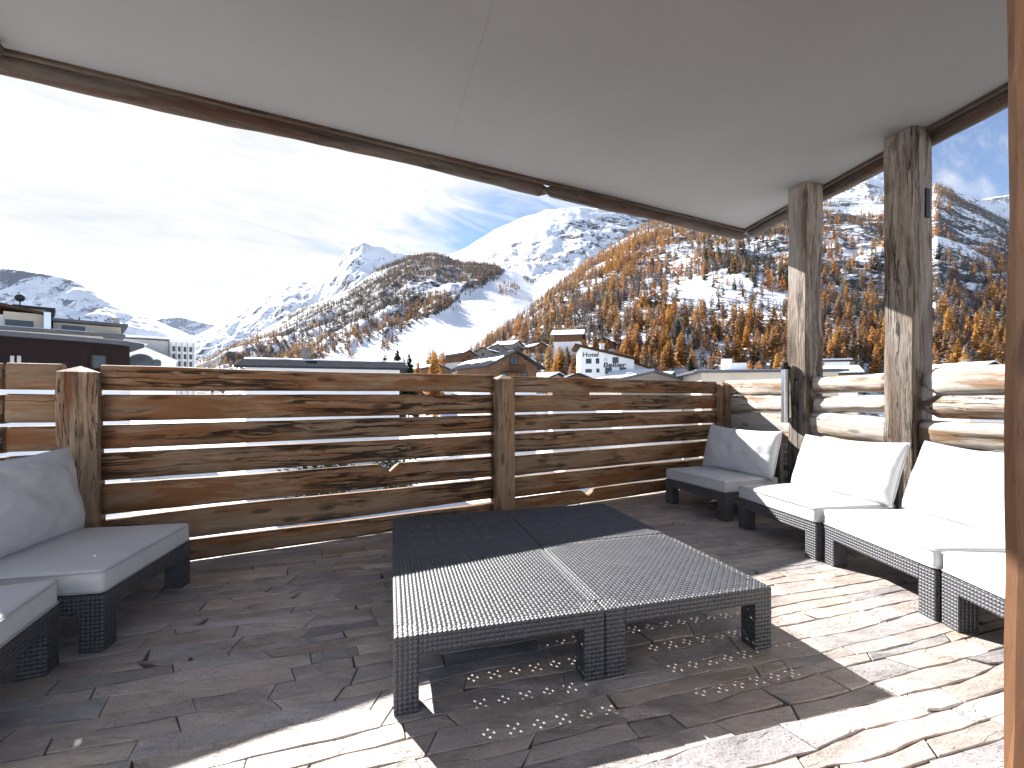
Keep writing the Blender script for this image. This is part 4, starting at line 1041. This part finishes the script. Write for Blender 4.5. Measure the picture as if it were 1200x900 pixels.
    m = MB(); m.box((0, 4, zt/2), (5.5, 8, zt)); m.build('wall', WHITEWALL, r)
    m = MB(); m.box((0, 3.8, zt+.14), (6.3, 9, .26)); m.build('roof', FRAME, r)
    m = MB(); m.box((0, 3.8, zt+.42), (6.1, 8.7, .28), 0, .95); m.build('snow_cover', SNOW, r)
    window(r, (-1.2, 0, zt-1.6), 1.2, 1.1, -1); window(r, (1.2, 0, zt-1.6), 1.2, 1.1, -1)
    # --- left cluster: dark curved building
    r = empty('curved_building', (at(40, 430, 28).x, 28, GZ), 0, 'dark brown building with curved facade behind left fence', 'building')
    arc = []; base = Vector((r.location.x, r.location.y, 0))
    prof = [(-420, 17.5), (-260, 20), (-120, 24), (-40, 26.6), (20, 28.3), (70, 29.8), (110, 31.2), (140, 32.6), (152, 33.6)]
    for (u, Y) in prof: arc.append(Vector(((u-600)/FPX*Y, Y, 0))-base)
    zt = EYE+(HZ-395.5)*28.3/FPX-GZ
    back = [p+Vector((-8.8, 8.8, 0)) for p in arc[::-1]]
    zs = EYE+(HZ-437)*28.3/FPX-GZ; m = MB(); m.prism([(p.x, p.y) for p in arc+back], zs, zt); m.build('wall', BROWNW, r)
    m = MB(); m.prism([(p.x*.995, p.y*.995+.08) for p in arc+back], 0, zs-.01); m.build('base_wall', WHITEWALL, r)
    out = []
    for i, p in enumerate(arc):
        d = (arc[min(i+1, len(arc)-1)]-arc[max(i-1, 0)]).normalized(); out.append(p+Vector((d.y, -d.x, 0))*.55)
    dl = (arc[-1]-arc[-2]).normalized(); out.append(out[-1]+dl*.7); bk2 = [p+Vector((-.5, .5, 0)) for p in back]
    m = MB(); m.prism([(p.x, p.y) for p in out+bk2], zt+.02, zt+.30); m.build('roof', ROOFM, r)
    m = MB(); m.prism([(p.x*.97, p.y*.97+.6) for p in out+bk2], zt+.31, zt+.36); m.build('snow_cover', SNOW, r)
    def facade_win(u, v0, v1, wpx, mat_=GLASS):
        Y = np.interp(u, [q[0] for q in prof], [q[1] for q in prof]); p = at(u, (v0+v1)/2, Y); k = Y/FPX
        Y2 = np.interp(u+10, [q[0] for q in prof], [q[1] for q in prof]); p2 = at(u+10, (v0+v1)/2, Y2); an = math.atan2(p2.y-p.y, p2.x-p.x)
        m = MB(); m.box((0, -.03, 0), (wpx*k, .1, (v1-v0)*k)); f = m.build('window', FRAME, r, p-r.location, an)
        m = MB(); m.box((0, -.09, 0), (wpx*k*.8, .04, (v1-v0)*k*.86)); m.build('pane', mat_, f)
    facade_win(14, 416, 432, 4, GREYW); facade_win(22, 416, 432, 4, GREYW); facade_win(115, 416, 432, 15)
    # beige terraced building behind
    Y = 46; k = Y/FPX
    r = empty('terraced_building', (at(75, 430, Y).x, Y, GZ), R(44), 'beige terraced building with stepped flat roofs, chimneys and dish', 'building')
    X = lambda u: (u-75)*k*.72; Z = lambda v: EYE+(HZ-v)*k-GZ
    def blk(name, u0, u1, v0, v1, y0, dp, mat_):
        m = MB(); m.box(((X(u0)+X(u1))/2, y0+dp/2, (Z(v0)+Z(v1))/2), (X(u1)-X(u0), dp, abs(Z(v0)-Z(v1)))); return m.build(name, mat_, r)
    blk('wall', -60, 122, 391.4, 470, 0, 9, BEIGE); blk('roof', -60, 150, 388, 391, -.9, 10, ROOFM); blk('snow_cover', -60, 112, 387.2, 387.8, -.7, 9.4, SNOW)
    blk('wall', 62, 146, 376.4, 387.8, 1.5, 7, BEIGE); blk('roof', 60, 155, 372.6, 376, .6, 9, ROOFM)
    blk('wall', 8, 60, 369, 387.6, 1.2, 7, BEIGE); blk('wall', -60, 7, 372, 387.6, 2.0, 7, WHITEWALL)
    m = MB(); a0 = X(-60); a1 = X(62); m.prism_y([(a0, Z(356)), (a1, Z(371)), (a1, Z(368.5)), (a0, Z(352))], .4, 9.5); m.build('roof', FRAME, r)
    blk('window', 10, 40, 378, 385, 1.12, .1, GLASS); blk('window', 72, 100, 379, 386, 1.42, .1, GLASS)
    m = MB(); m.box((X(43), 3.5, Z(369)), (X(53)-X(35), 1.6, Z(360)-Z(379))); m.build('chimney', BEIGE, r)
    m = MB(); m.box((X(40), 3.5, Z(359.8)), (X(64)-X(16), 2.2, .26)); m.box((X(60), 3.5, Z(363)), (.4, 1.6, .5)); m.build('chimney_cap', METAL_DARK, r)
    m = MB(); m.box((X(56), .6, Z(378)), (.5, .5, Z(367)-Z(389))); m.build('vent_duct', STEEL, r)
    m = MB(); m.box((X(141), 3, Z(370)), (.55, .55, .8)); m.box((X(141), 3, Z(363.5)), (.8, .8, .12)); m.box((X(141), 3, Z(365.2)), (.45, .45, .24)); m.build('chimney', GREYW, r)
    for u in (93, 57): 
        m = MB(); m.tube((X(u), 3, Z(374)), (X(u), 3, Z(366)), .05, n=8); m.build('vent_pipe', METAL_DARK, r)
    m = MB(); m.tube((X(24), 2.5, Z(365)), (X(24), 2.5, Z(352)), .05, n=8)
    pts = []; 
    for rr_, dy in ((0, .12), (.22, .08), (.38, 0)):
        for i in range(14): a = 2*pi*i/14; pts.append((X(24)+rr_*cos(a), 2.4+dy, Z(350.5)+rr_*sin(a)))
    fs = [(j*14+i, j*14+(i+1) % 14, (j+1)*14+(i+1) % 14, (j+1)*14+i) for j in range(2) for i in range(14)]
    m.add(pts, fs, True); m.add([(p[0], p[1]+.02, p[2]) for p in pts], fs, True); m.build('satellite_dish', METAL_DARK, r)
    # white building with arches
    Y = 68; k = Y/FPX
    r = empty('arcade_building', (at(200, 430, Y).x, Y, GZ), R(36), 'pale building with arches and snowy roof left of valley gap', 'building')
    X = lambda u: (u-200)*k*.81
    blk('wall', 128, 197, 397.5, 470, 3, 12, GREYW); blk('wall', 198, 230, 396, 470, 2.4, 12, WHITEWALL); blk('snow_cover', 126, 231, 393.6, 395.8, 2, 13, SNOW)
    blk('chimney', 209, 216, 391, 393.5, 5, 1, METAL_DARK)
    for u in (199.5, 206, 213, 220, 227): blk('pilaster', u-.7, u+.7, 399, 470, 2.2, .3, GREYW)
    for u in (203, 209.7, 216.7, 223.7):
        for v in (404, 413, 422): blk('window', u-1.6, u+1.6, v, v+6, 2.33, .12, GLASS)
    m = MB(); m.prism_y([(X(150), Z(470)), (X(206), Z(470)), (X(206), Z(423)), (X(166), Z(408)), (X(150), Z(408))], .6, 2.0); m.build('arcade_wall', WHITEWALL, r)
    m = MB(); m.prism_y([(X(162), Z(406.8)), (X(208), Z(424)), (X(208), Z(422)), (X(162), Z(404.6))], .2, 2.3); m.build('snow_cover', SNOW, r)
    for (u, w, v) in ((166.5, 11.5, 416), (184, 4, 421.5)):
        pts = [(X(u-w), Z(440)), (X(u+w), Z(440))]+[(X(u)+w*k*cos(pi*i/12), Z(v+w*.75)+w*.75*k*sin(pi*i/12)) for i in range(13)]
        m = MB(); m.prism_y(pts, .52, .59); m.build('arch_window', GLASS, r)
village()
ind, far = scatter()
individuals(ind); forest('mountain_forest', far, 'larch and bare tree forest covering the mountain slopes')

def near_tree(name, u, vt, Y, hgt, c, label, n=420, group=None):
    r_ = np.random.default_rng(int(u)); p = at(u, vt, Y); V, F, T, tr = conifer(n, r_, kind_of(c)); V = V*np.array([hgt*1.15, hgt*1.15, hgt])
    root = empty(name, (p.x, p.y, p.z-hgt), 0, label, 'tree', group)
    crown = F[(tr[F] == 0).all(1)]; me = mesh_np('crown', V, crown, TREE); colour_attr(me, tree_cols(T, tr, PAL[c])); link(bpy.data.objects.new('crown', me), root)
    m = MB(); m.tube((0, 0, -2), (0, 0, hgt*.93), hgt*.014, .01, 8); m.build('trunk', BARK, root)
G5 = 'spruces behind the fence'
near_tree('spruce_tree', 452, 414, 75, 11, 'green', 'short dark spruce, leftmost of the spruces behind the fence', group=G5)
near_tree('spruce_tree', 464.5, 408, 78, 12, 'green', 'tallest dark green spruce behind the fence left of centre', group=G5)
near_tree('spruce_tree', 473, 418, 82, 10, 'green', 'smallest dark spruce between two taller ones behind the fence', group=G5)
near_tree('spruce_tree', 479, 413, 80, 11, 'green', 'slender dark spruce right of the tallest one', group=G5)
near_tree('larch_tree', 508, 409, 90, 14, 'gold', 'bright golden larch standing alone left of the slate chalet')
near_tree('larch_tree', 489, 423, 85, 10, 'orange', 'small orange larch between the spruces and golden larch')
near_tree('spruce_tree', 809, 417, 60, 9, 'green', 'dark spruce beside the beige flat roofed building')
near_tree('larch_tree', 1133, 413, 95, 15, 'gold', 'bright yellow larch beside the snowy gabled house')

# shrubs and cars seen through the gaps of the fence
def shrub(x, y, hgt, c, label, seed):
    r_ = np.random.default_rng(seed); n = 900; d = r_.normal(0, 1, (n, 3)); d /= np.linalg.norm(d, axis=1)[:, None]; rad = r_.random(n)**.45
    C = d*rad[:, None]*np.array([.55, .55, .5])*hgt+np.array([0, 0, hgt*.52]); C += (fbm(d[:, 0]*2+9, d[:, 1]*2+5, 3, seed)-.5)[:, None]*d*hgt*.6
    t1 = r_.normal(0, 1, (n, 3)); t1 /= np.linalg.norm(t1, axis=1)[:, None]; t2 = np.cross(t1, r_.normal(0, 1, (n, 3))); t2 /= np.linalg.norm(t2, axis=1)[:, None]
    s = .05*hgt; V = np.stack([C-t1*s, C-t2*s*.5, C+t1*s, C+t2*s*.5], 1).reshape(-1, 3); F = np.arange(n*4).reshape(n, 4)
    root = empty('shrub', (x, y, GZ), 0, label, 'shrub'); me = mesh_np('foliage', V, F, TREE); colour_attr(me, np.array(PAL[c])[None]*np.repeat(.7+.6*r_.random(n), 4)[:, None]); link(bpy.data.objects.new('foliage', me), root)
    m = MB()
    for i in range(6): a = i*1.05; m.tube((0, 0, -.2), (cos(a)*hgt*.25, sin(a)*hgt*.25, hgt*.6), .05, .015, 6)
    m.build('stem', BARK, root)
shrub(-17, 40, 5.5, 'olive', 'olive green shrub seen through the left fence gaps', 4)
shrub(-11.5, 46, 4.5, 'olive', 'low olive shrub seen through gaps right of left post', 5)
shrub(19, 22.5, 7.8, 'gold', 'golden shrub seen through gaps of the log fence', 6)
def car(x, y, rz, col, label):
    paint = plain('car_paint', col, .25, .1, .05, 2, 0)
    r = empty('parked_car', (x, y, GZ+.3), rz, label, 'car', 'parked cars below the terrace')
    side = [(-2.1, .35), (-2.1, .85), (-1.95, .95), (-1.2, 1.0), (-.6, 1.48), (.9, 1.5), (1.6, 1.05), (2.05, .98), (2.15, .6), (2.1, .3)]
    m = MB(); m.prism_y(side[::-1], -.86, .86); m.build('body', paint, r, bevel=.05)
    for s in (-1, 1):
        m = MB(); m.prism_y([(-1.0, 1.02), (1.35, 1.05), (.85, 1.42), (-.55, 1.41)][::(-1)], s*.868-.006, s*.868+.006); m.build('side_window', GLASS, r)
        for x_ in (-1.35, 1.3):
            m = MB(); m.tube((x_, s*.68, .33), (x_, s*.9, .33), .33, n=18); w = m.build('wheel', METAL_DARK, r)
            m = MB(); m.tube((x_, s*.9, .33), (x_, s*.915, .33), .2, n=14); m.build('rim', STEEL, w)
    for s in (-1, 1):
        m = MB(); m.box((2.1, s*.62, .72), (.1, .36, .14)); m.build('headlight', GLASS, r)
car(-30, 118, R(15), (.03, .06, .20), 'blue parked car seen through the gap left of the middle post')
car(-21, 122, R(8), (.55, .56, .57), 'silver parked car seen through the gap beside the middle post')

def haze():
    m = bpy.data.materials.new('haze_air'); m.use_nodes = True; nt = m.node_tree; nt.nodes.clear()
    out = nt.nodes.new('ShaderNodeOutputMaterial'); v = nt.nodes.new('ShaderNodeVolumePrincipled')
    v.inputs['Color'].default_value = (.80, .88, 1, 1); v.inputs['Density'].default_value = 1.4e-5; v.inputs['Anisotropy'].default_value = 0
    nt.links.new(v.outputs[0], out.inputs['Volume'])
    b = MB(); b.box((0, 6500, 900), (24000, 22000, 2*920)); o = b.build('haze', m); o['kind'] = 'stuff'
haze()
